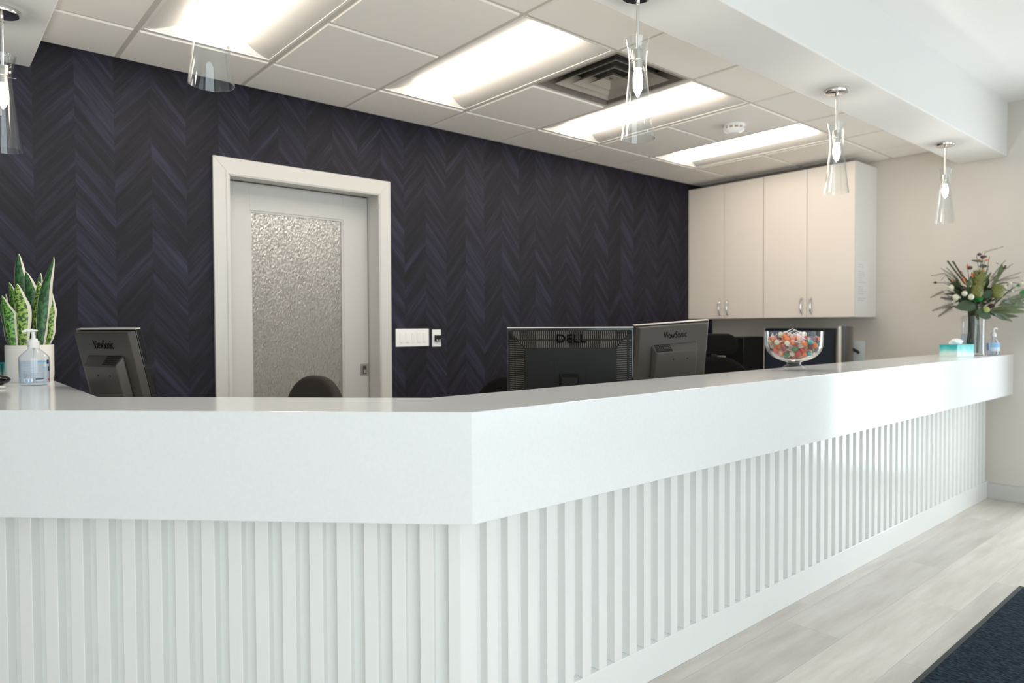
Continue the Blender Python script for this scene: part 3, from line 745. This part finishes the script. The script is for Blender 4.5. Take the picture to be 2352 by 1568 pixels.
# ------------------------------------------------------------------ office chairs
def rounded(w_, h_, rt, rb, n=8):
    pts = []
    for cx, cy, a0, rr in ((w_ / 2 - rb, rb, -90, rb), (w_ / 2 - rt, h_ - rt, 0, rt), (-w_ / 2 + rt, h_ - rt, 90, rt), (-w_ / 2 + rb, rb, 180, rb)):
        for k in range(n + 1):
            a = R(a0 + 90 * k / n); pts.append((cx + rr * math.cos(a), cy + rr * math.sin(a)))
    return pts
def chair(label, x, y, facing, top, fabric, bw=.46, bh=.56, rt=.20, head=None):
    r = thing('office_chair', label, 'chair', (x, y, 0), R(facing - 90), 'office chairs behind the counter')
    # local +y = facing
    UP = Matrix(((1, 0, 0, 0), (0, 0, -1, 0), (0, 1, 0, 0), (0, 0, 0, 1)))
    Tk = Matrix.Translation((0, -.235, top - bh)) @ Matrix.Rotation(R(6), 4, 'X') @ UP
    MB().prism(rounded(bw, bh, rt, .10), -.03, .03, Tk).build('backrest', fabric, r, True, bevel=.02, seg=4, sharp=60)
    MB().prism(rounded(.48, .46, .12, .10), 0, .07, Matrix.Translation((0, -.22, .44))).build('seat', fabric, r, True, bevel=.02, seg=3, sharp=60)
    MB().box(-.03, .03, -.30, -.265, .42, top - bh + .25).build('back_support', 'black', r, bevel=.004)
    MB().box(-.03, .03, -.285, .02, .405, .438).build('seat_mount', 'black', r)
    MB().lathe([(.028, .10), (.028, .41), (.0001, .411)], 16).build('gas_lift', 'black', r, True)
    for k in range(5):
        a = 2 * PI * k / 5 + .3
        lg = MB().tube([(.02 * math.cos(a), .02 * math.sin(a), .11), (.30 * math.cos(a), .30 * math.sin(a), .075)], [.022, .014], 8).build('leg', 'black', r, True)
        MB().lathe([(.027, -.02), (.027, .02)], 14, T=Matrix.Translation((.30 * math.cos(a), .30 * math.sin(a), .030)) @ Matrix.Rotation(R(90), 4, 'X')).build('caster', 'black', lg, True)
    if head:
        hw_, hh_, hz = head
        Th = Matrix.Translation((0, -.27, hz)) @ Matrix.Rotation(R(4), 4, 'X') @ UP
        MB().prism(rounded(hw_, hh_, hh_ * .49, hh_ * .49), -.03, .03, Th).build('headrest', fabric, r, True, bevel=.015, seg=3, sharp=60)
        MB().box(-.02, .02, -.30, -.275, top - .08, hz + .05).build('headrest_post', 'black', r)
    return r
chair('brown-black chair back standing in front of the glass door', 1.24, 3.20, 195, 1.040, 'mesh_fabric', .40, .55, .185)
chair('black chair peeking out left of the ribbed black monitor', 2.40, 2.82, 225, .995, 'chair_black', .44, .55, .2)
chair('black chair with rounded headrest, right of the tilted grey monitor', 4.23, 2.78, 40, 1.075, 'chair_black', .50, .58, .22, (.31, .145, 1.080))

# ------------------------------------------------------------------ counter items, left
sp = thing('snake_plant', 'tall variegated snake plant with cream leaf margins', 'plant', (.350, 3.450, TOPZ + .125))
pt = thing('plant_pot', 'white finely ribbed cylindrical plant pot on the counter', 'plant pot', (.350, 3.450, TOPZ))
pm = MB(); prof = [(.079, 0), (.0815, .003), (.083, .03), (.0835, .150), (.0825, .1515), (.079, .1515), (.0785, .149), (.0785, .125), (.001, .125)]
nseg = 144; vs = []; fs = []
for j, (rr, z) in enumerate(prof):
    for i in range(nseg):
        a = 2 * PI * i / nseg; q = rr * (1 + (.006 * math.cos(i * PI) if j in (2, 3) else 0)); vs.append((q * math.cos(a), q * math.sin(a), z))
for j in range(len(prof) - 1):
    for i in range(nseg): fs.append((j * nseg + i, j * nseg + (i + 1) % nseg, (j + 1) * nseg + (i + 1) % nseg, (j + 1) * nseg + i))
fs.append(tuple(range(nseg - 1, -1, -1)))
pm.add(vs, fs).build('pot_body', 'pot', pt, True, sharp=50)
MB().lathe([(.0775, .1255), (.05, .131), (.001, .132)], 32).build('soil', 'soil', pt, True)
CR = Vector((math.sin(YAW), -math.cos(YAW), 0)); CF = Vector((math.cos(YAW), math.sin(YAW), 0))
def snake(path, width, depth, m, twist=0.0, cup=.25):
    """leaf blade along path [(sideways, height)...] (metres, as seen from the counter front), depth = offset away from the viewer"""
    n = 22; cols = 7; vs = []; uvs = []; width *= 1.30; twist *= .6
    P = [Vector((a, b, 0)) for a, b in path]; P[0] = Vector((max(-.05, min(.05, P[0].x)), .0078, 0))
    def at(t):
        k = min(int(t * (len(P) - 1)), len(P) - 2); u = t * (len(P) - 1) - k
        p0, p1, p2, p3 = P[max(k - 1, 0)], P[k], P[k + 1], P[min(k + 2, len(P) - 1)]
        return 0.5 * ((2 * p1) + (p2 - p0) * u + (2 * p0 - 5 * p1 + 4 * p2 - p3) * u * u + (3 * p1 - p0 - 3 * p2 + p3) * u ** 3)
    for side in (0, 1):
        for i in range(n + 1):
            t = i / n; c = at(t)
            wd = width * (0.52 + 0.48 * math.sin(PI * min(1, t / .62) / 2) ** 1.3) * (1 if t < .62 else max(.02, math.cos((t - .62) / .38 * PI / 2) ** .85))
            tw_ = twist * math.sin(t * PI * 1.5) ; ca, sa = math.cos(tw_), math.sin(tw_)
            for j in range(cols):
                s = (j / (cols - 1) - .5); off = s * wd; dz = cup * wd * (4 * s * s - .5) + (.0022 if side else 0)
                p = CR * (c.x + off * ca + .004 * math.sin(t * 9 + depth * 90) * min(1, t * 3)) + CF * (depth + off * sa + dz) + Vector((0, 0, c.y))
                vs.append(p); uvs.append((s + .5, t))
    st = (n + 1) * cols; fs = []
    for side in (0, 1):
        for i in range(n):
            for j in range(cols - 1):
                a = side * st + i * cols + j; f = (a, a + 1, a + cols + 1, a + cols); fs.append(f if side == 0 else f[::-1])
    for i in range(n):
        for j, in ((0,), (cols - 1,)):
            a = i * cols + j; fs.append((a, a + cols, a + st + cols, a + st))
    mb = MB().add(vs, fs); o = mb.build('leaf', m, sp, True, sharp=60)
    ul = o.data.uv_layers.new(name='UVMap')
    for lp in o.data.loops: ul.data[lp.index].uv = uvs[lp.vertex_index]
    return o
SX = 1 / 5.807 / 545
def lp(*pts): return [((x - 383) * SX, (1385 - y) * SX) for x, y in pts]
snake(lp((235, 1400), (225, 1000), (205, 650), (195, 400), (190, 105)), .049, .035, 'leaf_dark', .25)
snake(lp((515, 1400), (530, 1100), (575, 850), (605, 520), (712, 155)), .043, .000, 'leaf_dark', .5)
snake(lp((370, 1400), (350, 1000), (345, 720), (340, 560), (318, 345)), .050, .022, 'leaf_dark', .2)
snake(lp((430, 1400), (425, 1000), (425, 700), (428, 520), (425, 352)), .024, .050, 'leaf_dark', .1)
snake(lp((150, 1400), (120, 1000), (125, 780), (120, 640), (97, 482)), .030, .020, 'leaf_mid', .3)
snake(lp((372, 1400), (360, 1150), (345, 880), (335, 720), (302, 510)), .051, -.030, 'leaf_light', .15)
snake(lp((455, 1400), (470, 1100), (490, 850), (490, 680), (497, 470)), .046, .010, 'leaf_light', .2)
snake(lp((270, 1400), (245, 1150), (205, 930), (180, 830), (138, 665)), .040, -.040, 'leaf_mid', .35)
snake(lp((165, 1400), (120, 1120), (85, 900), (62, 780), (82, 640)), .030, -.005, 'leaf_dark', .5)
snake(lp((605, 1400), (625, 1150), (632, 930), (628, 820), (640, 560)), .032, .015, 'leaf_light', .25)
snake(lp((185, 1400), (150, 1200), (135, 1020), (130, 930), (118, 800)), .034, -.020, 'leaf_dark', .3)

def sanitizer(label, x, y, rz, s=1.0, blue=False):
    r = thing('sanitizer_bottle', label, 'hand sanitizer', (x, y, TOPZ), rz)
    rx, ry = .045 * s, .031 * s
    Hs = s
    prof = [(.86, 0), (.96, .003), (1.0, .010), (1.0, .092), (.93, .101), (.40, .124), (.36, .127), (.36, .132)]
    th = .0015
    outer = [(a * rx, z * Hs) for a, z in prof]; inn = [(max(.001, a * rx - th), z * Hs + (th if k == 0 else 0)) for k, (a, z) in enumerate(prof)][::-1]
    MB().lathe(outer + inn, 36, sy=ry / rx, closed=False).build('bottle', 'bottle', r, True, sharp=40)
    lv = .085 if not blue else .080
    MB().lathe([(.80 * rx, .004 * Hs), (.955 * rx, .010 * Hs), (.955 * rx, lv * Hs), (.001, lv * Hs)], 32, sy=ry / rx).build('gel', 'gel', r, True, sharp=40)
    MB().lathe([(.017 * s, .128 * Hs), (.017 * s, .150 * Hs), (.012 * s, .151 * Hs), (.012 * s, .158 * Hs), (.006 * s, .160 * Hs), (.006 * s, .184 * Hs), (.001, .184 * Hs)], 28).build('pump_collar', 'white_plastic', r, True, sharp=40)
    pn_ = MB().ell((.001 * s, 0, .186 * Hs), (.013 * s, .011 * s, .004 * s), 16, 6)
    pn_.tube([(-.001 * s, 0, .187 * Hs), (-.020 * s, 0, .186 * Hs), (-.032 * s, 0, .182 * Hs)], [.006 * s, .005 * s, .0035 * s], 10)
    pn_.build('pump_head', 'white_plastic', r, True, sharp=60)
    MB().tube([(0, 0, .128 * Hs), (.001, 0, .008 * Hs)], .0035 * s, 10).build('dip_tube', 'white_plastic', r, True)
    return r, rx, ry, Hs
lab_blue = mat('label_blue', (0.25, 0.50, 0.78), 0.5); lab_navy = mat('label_navy', (0.015, 0.02, 0.10), 0.5); lab_red = mat('label_red', (0.55, 0.01, 0.01), 0.5); lab_pale = mat('label_pale', (0.62, 0.70, 0.82), 0.5)
FACE = math.atan2(-.995, -.1)            # direction from the left bottle to the viewer
r, rx, ry, Hs = sanitizer('clear pump bottle of hand sanitizer in front of the snake plant pot', .339, 3.215, R(-6), 1.13)
def decal(rt, a0, a1, z0, z1, m, rx, ry, name='label_print'):
    vs = []; n = 6
    for z in (z0, z1):
        for k in range(n + 1):
            a = R(a0 + (a1 - a0) * k / n); vs.append(((rx + .0006) * math.cos(a), (ry + .0006) * math.sin(a), z))
    for z in (z0, z1):
        for k in range(n + 1):
            a = R(a0 + (a1 - a0) * k / n); vs.append(((rx + .0002) * math.cos(a), (ry + .0002) * math.sin(a), z))
    fs = [(k, k + 1, n + 1 + k + 1, n + 1 + k) for k in range(n)] + [(2 * (n + 1) + k, 3 * (n + 1) + k, 3 * (n + 1) + k + 1, 2 * (n + 1) + k + 1) for k in range(n)]
    MB().add(vs, fs).build(name, m, rt)
for a0, a1, z0, z1, mm in ((-76, -44, .088, .096, lab_blue), (-60, -44, .066, .070, lab_blue), (-60, -44, .056, .059, lab_blue), (-38, -24, .082, .098, lab_navy), (-30, -20, .055, .072, lab_navy), (-32, -22, .018, .026, lab_red),
                           (-128, -96, .014, .028, 'white_plastic'), (-124, -114, .016, .026, lab_blue), (-110, -102, .016, .026, lab_blue), (-86, -56, .024, .027, lab_navy), (-84, -60, .018, .020, lab_pale), (-135, -90, .080, .0815, lab_pale), (-135, -85, .070, .0715, lab_pale), (-135, -80, .060, .0615, lab_pale), (-135, -60, .050, .0512, lab_pale), (-110, -60, .042, .0432, lab_pale), (-110, -60, .034, .0352, lab_pale)):
    decal(r, a0, a1, z0, z1, mm, rx, ry)

def tissue_box(label, x, y, rz, L_, W_, H_):
    r = thing('tissue_box', label, 'tissue box', (x, y, TOPZ), rz)
    MB().box(-L_ / 2, L_ / 2, -W_ / 2, W_ / 2, 0, H_).build('carton', 'tissue_box', r, bevel=.002)
    MB().lathe([(.035, H_), (.035, H_ + .001), (.001, H_ + .001)], 24, sx=1.8, sy=.7).build('opening', 'white_plastic', r)
    random.seed(5); mb = MB(); n = 16; vs = []; fs = []      # crumpled tissue
    for j, (q, z) in enumerate(((.9, .001), (1.0, .012), (.95, .02), (.7, .028), (.3, .031), (.01, .030))):
        for i in range(n):
            a = 2 * PI * i / n; w_ = 1 + .18 * math.sin(3 * a + j) + .08 * random.random()
            vs.append((.065 * q * w_ * math.cos(a) - .01, .026 * q * w_ * math.sin(a), H_ + z * (1 + .25 * math.sin(2 * a + 1))))
    fs = [(j * n + i, j * n + (i + 1) % n, (j + 1) * n + (i + 1) % n, (j + 1) * n + i) for j in range(5) for i in range(n)]
    mb.add(vs, fs).build('tissue', 'paper', r, True, sharp=60)
    return r
tissue_box('teal tissue box at the left photo edge, behind the black case', .212, 3.56, R(80), .22, .115, .075)
tissue_box('small teal and white tissue box in front of the flower vase', 5.25, 1.545, R(-12), .20, .115, .082)

bc = thing('black_case', 'glossy black rounded case lying at the left end of the counter', 'case', (.175, 3.135, TOPZ), R(4))
MB().ell((0, 0, .031), (.085, .040, .0245), 28, 14).build('case_lid', 'black_gloss', bc, True)
MB().box(-.075, .066, -.028, .028, 0, .012).build('case_foot', 'silver', bc, bevel=.004)
MB().box(-.05, .03, -.0385, -.0365, .026, .030).build('highlight_strip', 'chrome', bc)

# ------------------------------------------------------------------ candy bowl
BX, BY = 3.19, 1.625
bw_ = thing('glass_bowl', 'clear footed glass bowl full of lollipops on the counter', 'bowl', (BX, BY, TOPZ))
outer = [(.001, 0), (.058, 0), (.060, .004), (.055, .012), (.040, .022), (.031, .030), (.031, .038), (.045, .044), (.078, .054), (.103, .070), (.121, .092), (.130, .118), (.132, .150), (.1325, .187)]
innr = [(.1295, .187), (.129, .150), (.127, .120), (.118, .095), (.100, .074), (.076, .058), (.045, .049), (.001, .047)]
MB().lathe(outer + innr, 56).build('bowl_glass', 'glass', bw_, True, sharp=50)
random.seed(11)
pop_names = [('orange', 22), ('red', 18), ('salmon', 18), ('cream', 20), ('teal', 4), ('green', 8), ('maroon', 9)]
pool = [c for c, n_ in pop_names for _ in range(n_)]; random.shuffle(pool)
LAB = {'orange': 'orange wrapped lollipop in the glass bowl', 'red': 'bright red wrapped lollipop in the glass bowl', 'salmon': 'salmon pink wrapped lollipop in the glass bowl', 'cream': 'cream white wrapped lollipop in the glass bowl',
       'teal': 'teal wrapped lollipop in the glass bowl', 'green': 'dark green wrapped lollipop in the glass bowl', 'maroon': 'dark maroon wrapped lollipop in the glass bowl'}
def inner_r(z):
    for (r1, z1), (r2, z2) in zip(innr[:-1], innr[1:]):
        if z2 <= z <= z1: return r2 + (r1 - r2) * (z - z2) / (z1 - z2)
    return 0.02
placed = []; wrap = MB().lathe([(.001, -.013), (.007, -.0115), (.0125, -.005), (.0135, 0), (.012, .006), (.006, .011), (.0035, .0135), (.0055, .020), (.001, .0205)], 10)
wrap_me = {}
stick_me = None
tries = 0
while len(placed) < len(pool) and tries < 60000:
    tries += 1
    z = .062 + .108 * random.random(); rm = inner_r(z - .012) - .016
    if rm < .01: continue
    a = random.random() * 2 * PI; rr = rm * math.sqrt(random.random())
    if z > .15 and rr > .085 - (z - .15) * 2: continue
    p = Vector((rr * math.cos(a), rr * math.sin(a), z))
    if any((p - q_).length < .0235 for q_ in placed): continue
    placed.append(p); c = pool[len(placed) - 1]
    r = thing('lollipop', LAB[c], 'lollipop', (BX + p.x, BY + p.y, TOPZ + p.z), 0, '%s lollipops in the glass bowl' % c)
    inward = math.atan2(-p.y, -p.x) + random.uniform(-1.5, 1.5); tiltz = random.uniform(.9, 1.5)
    r.rotation_euler = (0, tiltz, inward)
    if c not in wrap_me:
        o = wrap.build('wrapper', CANDY[c], r, True); wrap_me[c] = o
    else: link_copy(wrap_me[c], r)
    if stick_me is None: stick_me = MB().tube([(0, 0, .012), (0, 0, .062)], .0017, 6).build('stick', 'white_plastic', r, True)
    else: link_copy(stick_me, r)
for (dx, a, b) in ((-.045, .9, .35), (.035, -.85, 2.7)):   # the two sticks that poke over the rim
    r = thing('lollipop', 'lollipop whose white stick pokes %s over the bowl rim' % ('right' if dx < 0 else 'left'), 'lollipop', (BX + CR.x * dx * 1.4, BY + CR.y * dx * 1.4, TOPZ + .172), 0, 'lollipops poking over the rim')
    link_copy(wrap_me['cream'], r); link_copy(stick_me, r)
    dirv = (CR * (-1 if dx > 0 else 1) * .85 + Vector((0, 0, .42))).normalized()
    r.rotation_euler = dirv.to_track_quat('Z', 'Y').to_euler()

# ------------------------------------------------------------------ vase, bouquet, right sanitizer
VX, VY = 5.55, 1.535
vs_ = thing('glass_vase', 'clear cylindrical glass vase at the far end of the counter', 'vase', (VX, VY, TOPZ))
MB().lathe([(.001, 0), (.072, 0), (.076, .004), (.077, .275), (.0735, .275), (.0725, .014), (.001, .012)], 48).build('vase_glass', 'glass', vs_, True, sharp=40)
MB().lathe([(.001, .013), (.0715, .015), (.0715, .150), (.001, .150)], 40).build('water', 'gel', vs_, True, sharp=40)
bq = thing('flower_bouquet', 'large green bouquet with protea, white buds and orange tips standing in the glass vase', 'bouquet', (VX, VY, TOPZ + .014))
DEP = VX * CF.x + VY * CF.y; S = DEP / FOCAL_PX / 5.6
def bp(zx, zy, dd=0.0): return CR * ((zx - 710) * S) + CF * dd + Vector((0, 0, (1405 - zy) * S))
random.seed(21)
def leafblade(p0, p1, width, m, bend=.15, name='leaf', nrm=None):
    p0, p1 = Vector(p0), Vector(p1); d_ = p1 - p0; L_ = d_.length; d_.normalize()
    up = Vector((random.uniform(-.4, .4), random.uniform(-.4, .4), 1)) if nrm is None else nrm
    sd_ = d_.cross(up)
    if sd_.length < 1e-3: sd_ = d_.cross(Vector((1, 0, 0)))
    sd_.normalize(); nn = sd_.cross(d_)
    n = 8; vs = []; fs = []
    for i in range(n + 1):
        t = i / n; c = p0 + d_ * (L_ * t) + nn * (bend * L_ * math.sin(PI * t)); w2 = width / 2 * max(.04, math.sin(PI * min(1, t * .93 + .07)) ** .8)
        vs += [c - sd_ * w2 + nn * (w2 * .25), c, c + sd_ * w2 + nn * (w2 * .25), c - nn * .0012]
    for i in range(n):
        a = i * 4; b = a + 4
        fs += [(a, a + 1, b + 1, b), (a + 1, a + 2, b + 2, b + 1), (a + 3, a, b, b + 3), (a + 2, a + 3, b + 3, b + 2)]
    return MB().add(vs, fs).build(name, m, bq, True, sharp=70)
def stem(pts, rad, m='stem', name='stem'): return MB().tube(pts, rad, 6).build(name, m, bq, True)
neck = lambda: Vector((random.uniform(-.03, .03), random.uniform(-.03, .03), .290))
foot = lambda: Vector((random.uniform(-.045, .045), random.uniform(-.045, .045), .004))
def sprout(target, rad=.003, m='stem', bow=.02):
    nk = neck(); ft = foot(); t = Vector(target); mid = (nk + t) / 2 + Vector((0, 0, bow)); stem([ft, (ft + nk) / 2 + Vector((random.uniform(-.01, .01), random.uniform(-.01, .01), 0)), nk, mid, t], rad, m)
# proteas
for zx, zy, rw, rh, dd, lean in ((740, 470, 80, 130, -.03, 0), (632, 620, 66, 82, -.10, -.1), (905, 622, 72, 90, -.09, .15)):
    c = bp(zx, zy, dd); T = Matrix.Rotation(lean, 4, CF)
    prof = [(.30, -1), (.75, -.75), (.97, -.35), (1, 0), (.92, .4), (.72, .72), (.42, .92), (.05, 1)]
    rw *= .9
    hd = MB(); hd.lathe([(a * rw * S, z * rh * S) for a, z in prof], 20, T=Matrix.Translation(c) @ T)
    h_ = hd.build('protea_head', 'protea', bq, True, sharp=60)
    br = MB()                                       # overlapping pointed bracts
    for j in range(7):
        t = -.8 + j * .25; rr = [p for p in prof]; q = .98 * math.sqrt(max(.05, 1 - t * t * .85))
        for i in range(11):
            a = 2 * PI * (i + .5 * (j % 2)) / 11; o_ = Vector((math.cos(a), math.sin(a), 0)); sd_ = Vector((-math.sin(a), math.cos(a), 0))
            base = o_ * (q * rw * S) + Vector((0, 0, t * rh * S)); tip = o_ * (q * rw * S * 1.06 + .002) + Vector((0, 0, (t + .36) * rh * S))
            wd = rw * S * .26
            br.add([Matrix.Translation(c) @ T @ v for v in (base - sd_ * wd, base + sd_ * wd, tip, base + o_ * .004)], [(0, 1, 3), (1, 2, 3), (2, 0, 3), (0, 2, 1)])
    b_ = br.build('bracts', 'protea', h_, False); b_['kind'] = 'stuff'
    sprout(c - Vector((0, 0, rh * S * .9)), .005)
# orange tips
for zx, zy, l_, an, dd in ((655, 285, 60, .1, .02), (785, 330, 70, -.05, -.03), (640, 405, 60, .25, -.04), (512, 470, 80, .45, -.06), (930, 470, 60, -.6, -.05), (432, 470, 45, .6, .0), (835, 205, 40, .9, .04), (925, 205, 50, -1.4, .04), (835, 400, 55, -.3, .0), (560, 350, 40, 1.2, .02)):
    c = bp(zx, zy, dd); dv = (CR * -math.sin(an) + Vector((0, 0, math.cos(an)))) * (l_ * S)
    MB().tube([c - dv * .6, c, c + dv * .6], [.004, .0075, .002], 7).build('orange_tip', 'orange', bq, True)
    sprout(c - dv * .6, .002)
# white buds
for zx, zy, rr, dd in ((365, 567, 40, -.05), (375, 690, 46, -.09), (462, 645, 40, -.11), (530, 690, 44, -.12), (565, 545, 22, -.08), (700, 850, 44, -.14)):
    c = bp(zx, zy, dd)
    MB().ell(c, (rr * S * .8, rr * S * .8, rr * S * .85), 14, 9).build('white_bud' if zx != 700 else 'lime_bloom', 'white_bud' if zx != 700 else 'lime', bq, True)
    sprout(c, .0025)
for zx, zy, rr in ((1075, 515, 24), (1122, 508, 18), (1030, 560, 30), (1165, 560, 24), (1205, 515, 24), (1250, 475, 18), (1150, 612, 22), (1070, 660, 18), (820, 870, 20), (465, 690, 16)):
    c = bp(zx, zy, random.uniform(-.09, -.03))
    MB().ell(c, (rr * S, rr * S, rr * S * .8), 10, 7).build('small_bud', 'white_bud', bq, True)
    stem([bp(900, 800, -.05), (bp(900, 800, -.05) + c) / 2 + Vector((0, 0, .012)), c], .0014)
# broad leaves
UPV = -CF
leafblade(bp(610, 800, -.10), bp(335, 830, -.12), .085, 'dark_leaf', .05, nrm=UPV * 1 + Vector((0, 0, .5)))
for a, b, wd, mm in (((820, 850), (1335, 825), .034, 'olive_leaf'), ((830, 870), (1290, 885), .034, 'olive_leaf'), ((840, 885), (1290, 935), .040, 'olive_leaf'), ((830, 890), (1195, 1005), .036, 'olive_leaf'),
                     ((830, 880), (1080, 985), .036, 'dark_leaf'), ((820, 900), (985, 985), .040, 'dark_leaf'), ((960, 760), (1320, 760), .045, 'dark_leaf'), ((720, 690), (840, 620), .05, 'dark_leaf'), ((690, 700), (560, 740), .045, 'bright_leaf'),
                     ((690, 760), (560, 700), .035, 'dark_leaf'), ((720, 300), (850, 285), .03, 'dark_leaf'), ((870, 280), (960, 255), .03, 'dark_leaf'), ((700, 250), (620, 220), .02, 'dark_leaf'), ((900, 430), (945, 270), .03, 'olive_leaf')):
    leafblade(bp(*a, random.uniform(-.13, -.02)), bp(*b, random.uniform(-.14, .0)), wd, mm, random.uniform(-.05, .12), nrm=UPV + Vector((0, 0, random.uniform(.2, .9))))
leafblade(bp(600, 860, -.125), bp(770, 955, -.13), .070, 'dark_leaf', .02, nrm=UPV)
for k in range(90):                                  # dense foliage in the heart of the bouquet
    a = random.uniform(-1.75, 1.75); l_ = random.uniform(.10, .20); c0 = bp(710 + random.uniform(-150, 190), 860 - random.uniform(0, 300), random.uniform(-.05, .10))
    tip = c0 + CR * (math.sin(a) * l_) + Vector((0, 0, math.cos(a) * l_ * .75)) + CF * random.uniform(-.06, .08)
    leafblade(c0, tip, random.uniform(.022, .045), random.choice(('dark_leaf', 'dark_leaf', 'olive_leaf', 'sage')), random.uniform(-.1, .15))
# feathery sage sprays and ferns
def fern(a, b, n, ln, m, dd, wd=.009):
    n = int(n * 1.25)
    if m == 'twig': wd *= .7
    p0, p1 = bp(*a, dd), bp(*b, dd - .02); s_o = stem([p0, (p0 + p1) / 2 + Vector((0, 0, .008)), p1], .0013, 'stem', 'fern_stem')
    d_ = (p1 - p0).normalized(); sd_ = d_.cross(CF).normalized()
    fr = MB()
    for i in range(n):
        t = .12 + .86 * i / n; c = p0 + (p1 - p0) * t; l2 = ln * (1 - t * .75)
        for sg in (-1, 1):
            tip = c + (sd_ * sg * .8 + d_ * .7) * l2 + CF * random.uniform(-.008, .008); w_ = d_ * (wd / 2)
            fr.add([c - w_, c + w_, tip, (c + tip) / 2 + CF * .0015], [(0, 1, 3), (1, 2, 3), (2, 0, 3), (0, 2, 1)])
    o = fr.build('fronds', m, s_o); o['kind'] = 'stuff'
for b in ((1290, 640), (1315, 720), (1250, 690), (1180, 650), (1270, 780)): fern((900, 800), b, 22, .040, 'sage', -.09)
for a, b in (((440, 760), (110, 860)), ((420, 790), (190, 935)), ((430, 720), (215, 690))): fern(a, b, 16, .035, 'twig', -.04)
for a, b in (((940, 520), (1325, 365)), ((950, 480), (1210, 260)), ((940, 470), (1120, 210)), ((960, 500), (1300, 430)), ((940, 500), (1090, 330)), ((880, 430), (900, 280))): fern(a, b, 18, .020, 'twig', .02, .005)
for a, b in (((560, 470), (300, 310)), ((560, 480), (370, 300))): fern(a, b, 14, .022, 'sage', .03, .005)
# plume
fern((330, 600), (110, 690), 26, .020, 'plume', -.02, .009)
# dark sticks, curved grasses, seed heads
for a, b in (((370, 215), (580, 520)), ((440, 220), (590, 500))): stem([bp(*b, -.02), bp(*a, .0)], .0055, 'stem', 'dark_stick')
def curve3(a, b, c, rad, m): stem([bp(*a), bp(*b), bp(*c)] if len(a) == 3 else [bp(*a, -.02), bp(*b, -.02), bp(*c, -.02)], rad, m, 'grass_blade')
curve3((520, 520), (310, 380), (140, 410), .0022, 'stem'); curve3((470, 560), (330, 400), (270, 470), .0018, 'stem'); curve3((480, 560), (300, 500), (165, 500), .0018, 'stem')
curve3((760, 300), (830, 115), (1065, 42), .0018, 'twig'); curve3((770, 320), (790, 110), (960, 60), .0010, 'twig'); curve3((745, 330), (730, 220), (720, 150), .0018, 'twig'); curve3((790, 300), (800, 220), (790, 150), .0018, 'twig')
curve3((860, 320), (870, 240), (885, 165), .0016, 'twig'); curve3((1180, 620), (1290, 590), (1420, 565), .0016, 'twig')
for zx, zy, rr in ((163, 500, 20), (716, 145, 24), (760, 180, 28), (600, 315, 30), (790, 175, 20), (715, 385, 26), (1035, 320, 22), (1050, 295, 14), (630, 800, 34), (880, 800, 38), (840, 820, 30)):
    MB().ell(bp(zx, zy, -.05), (rr * S, rr * S, rr * S * .8), 10, 7).build('seed_head', 'maroon' if zy > 700 else 'brown', bq, True)
for zx, zy, rr in ((1290, 640, 58), (1338, 548, 30), (1220, 545, 26), (1408, 580, 30), (1275, 690, 34), (1410, 545, 20)):
    c = bp(zx, zy, -.05); leafblade(c - CR * rr * S, c + CR * rr * S, rr * S * 1.5, 'bright_leaf', .05, nrm=UPV + Vector((0, 0, .3)))
for k in range(9): sprout(bp(710 + random.uniform(-110, 110), 760 + random.uniform(-60, 40), random.uniform(-.03, .05)), random.uniform(.003, .006), random.choice(('stem', 'olive_leaf')))

r, rx, ry, Hs = sanitizer('blue-tinted pump bottle of hand sanitizer at the far right end of the counter', 5.65, 1.440, R(150), 1.0, True)
decal(r, 20, 160, .03, .085, lab_pale, rx, ry); decal(r, 30, 150, .055, .083, lab_blue, rx + .0004, ry + .0004)
decal(r, 200, 340, .03, .085, lab_pale, rx, ry); decal(r, 210, 330, .055, .083, lab_blue, rx + .0004, ry + .0004)

# ------------------------------------------------------------------ entrance mat
em = thing('entrance_mat', 'dark blue ribbed entrance mat with black rubber border', 'mat', (3.14, .305, 0))
MB().box(-.91, .91, -.61, .61, 0, .004).build('rubber_border', 'rubber', em, bevel=.002)
MB().box(-.888, .888, -.588, .588, .004, .011).build('carpet_pile', 'mat_pile', em, bevel=.003)
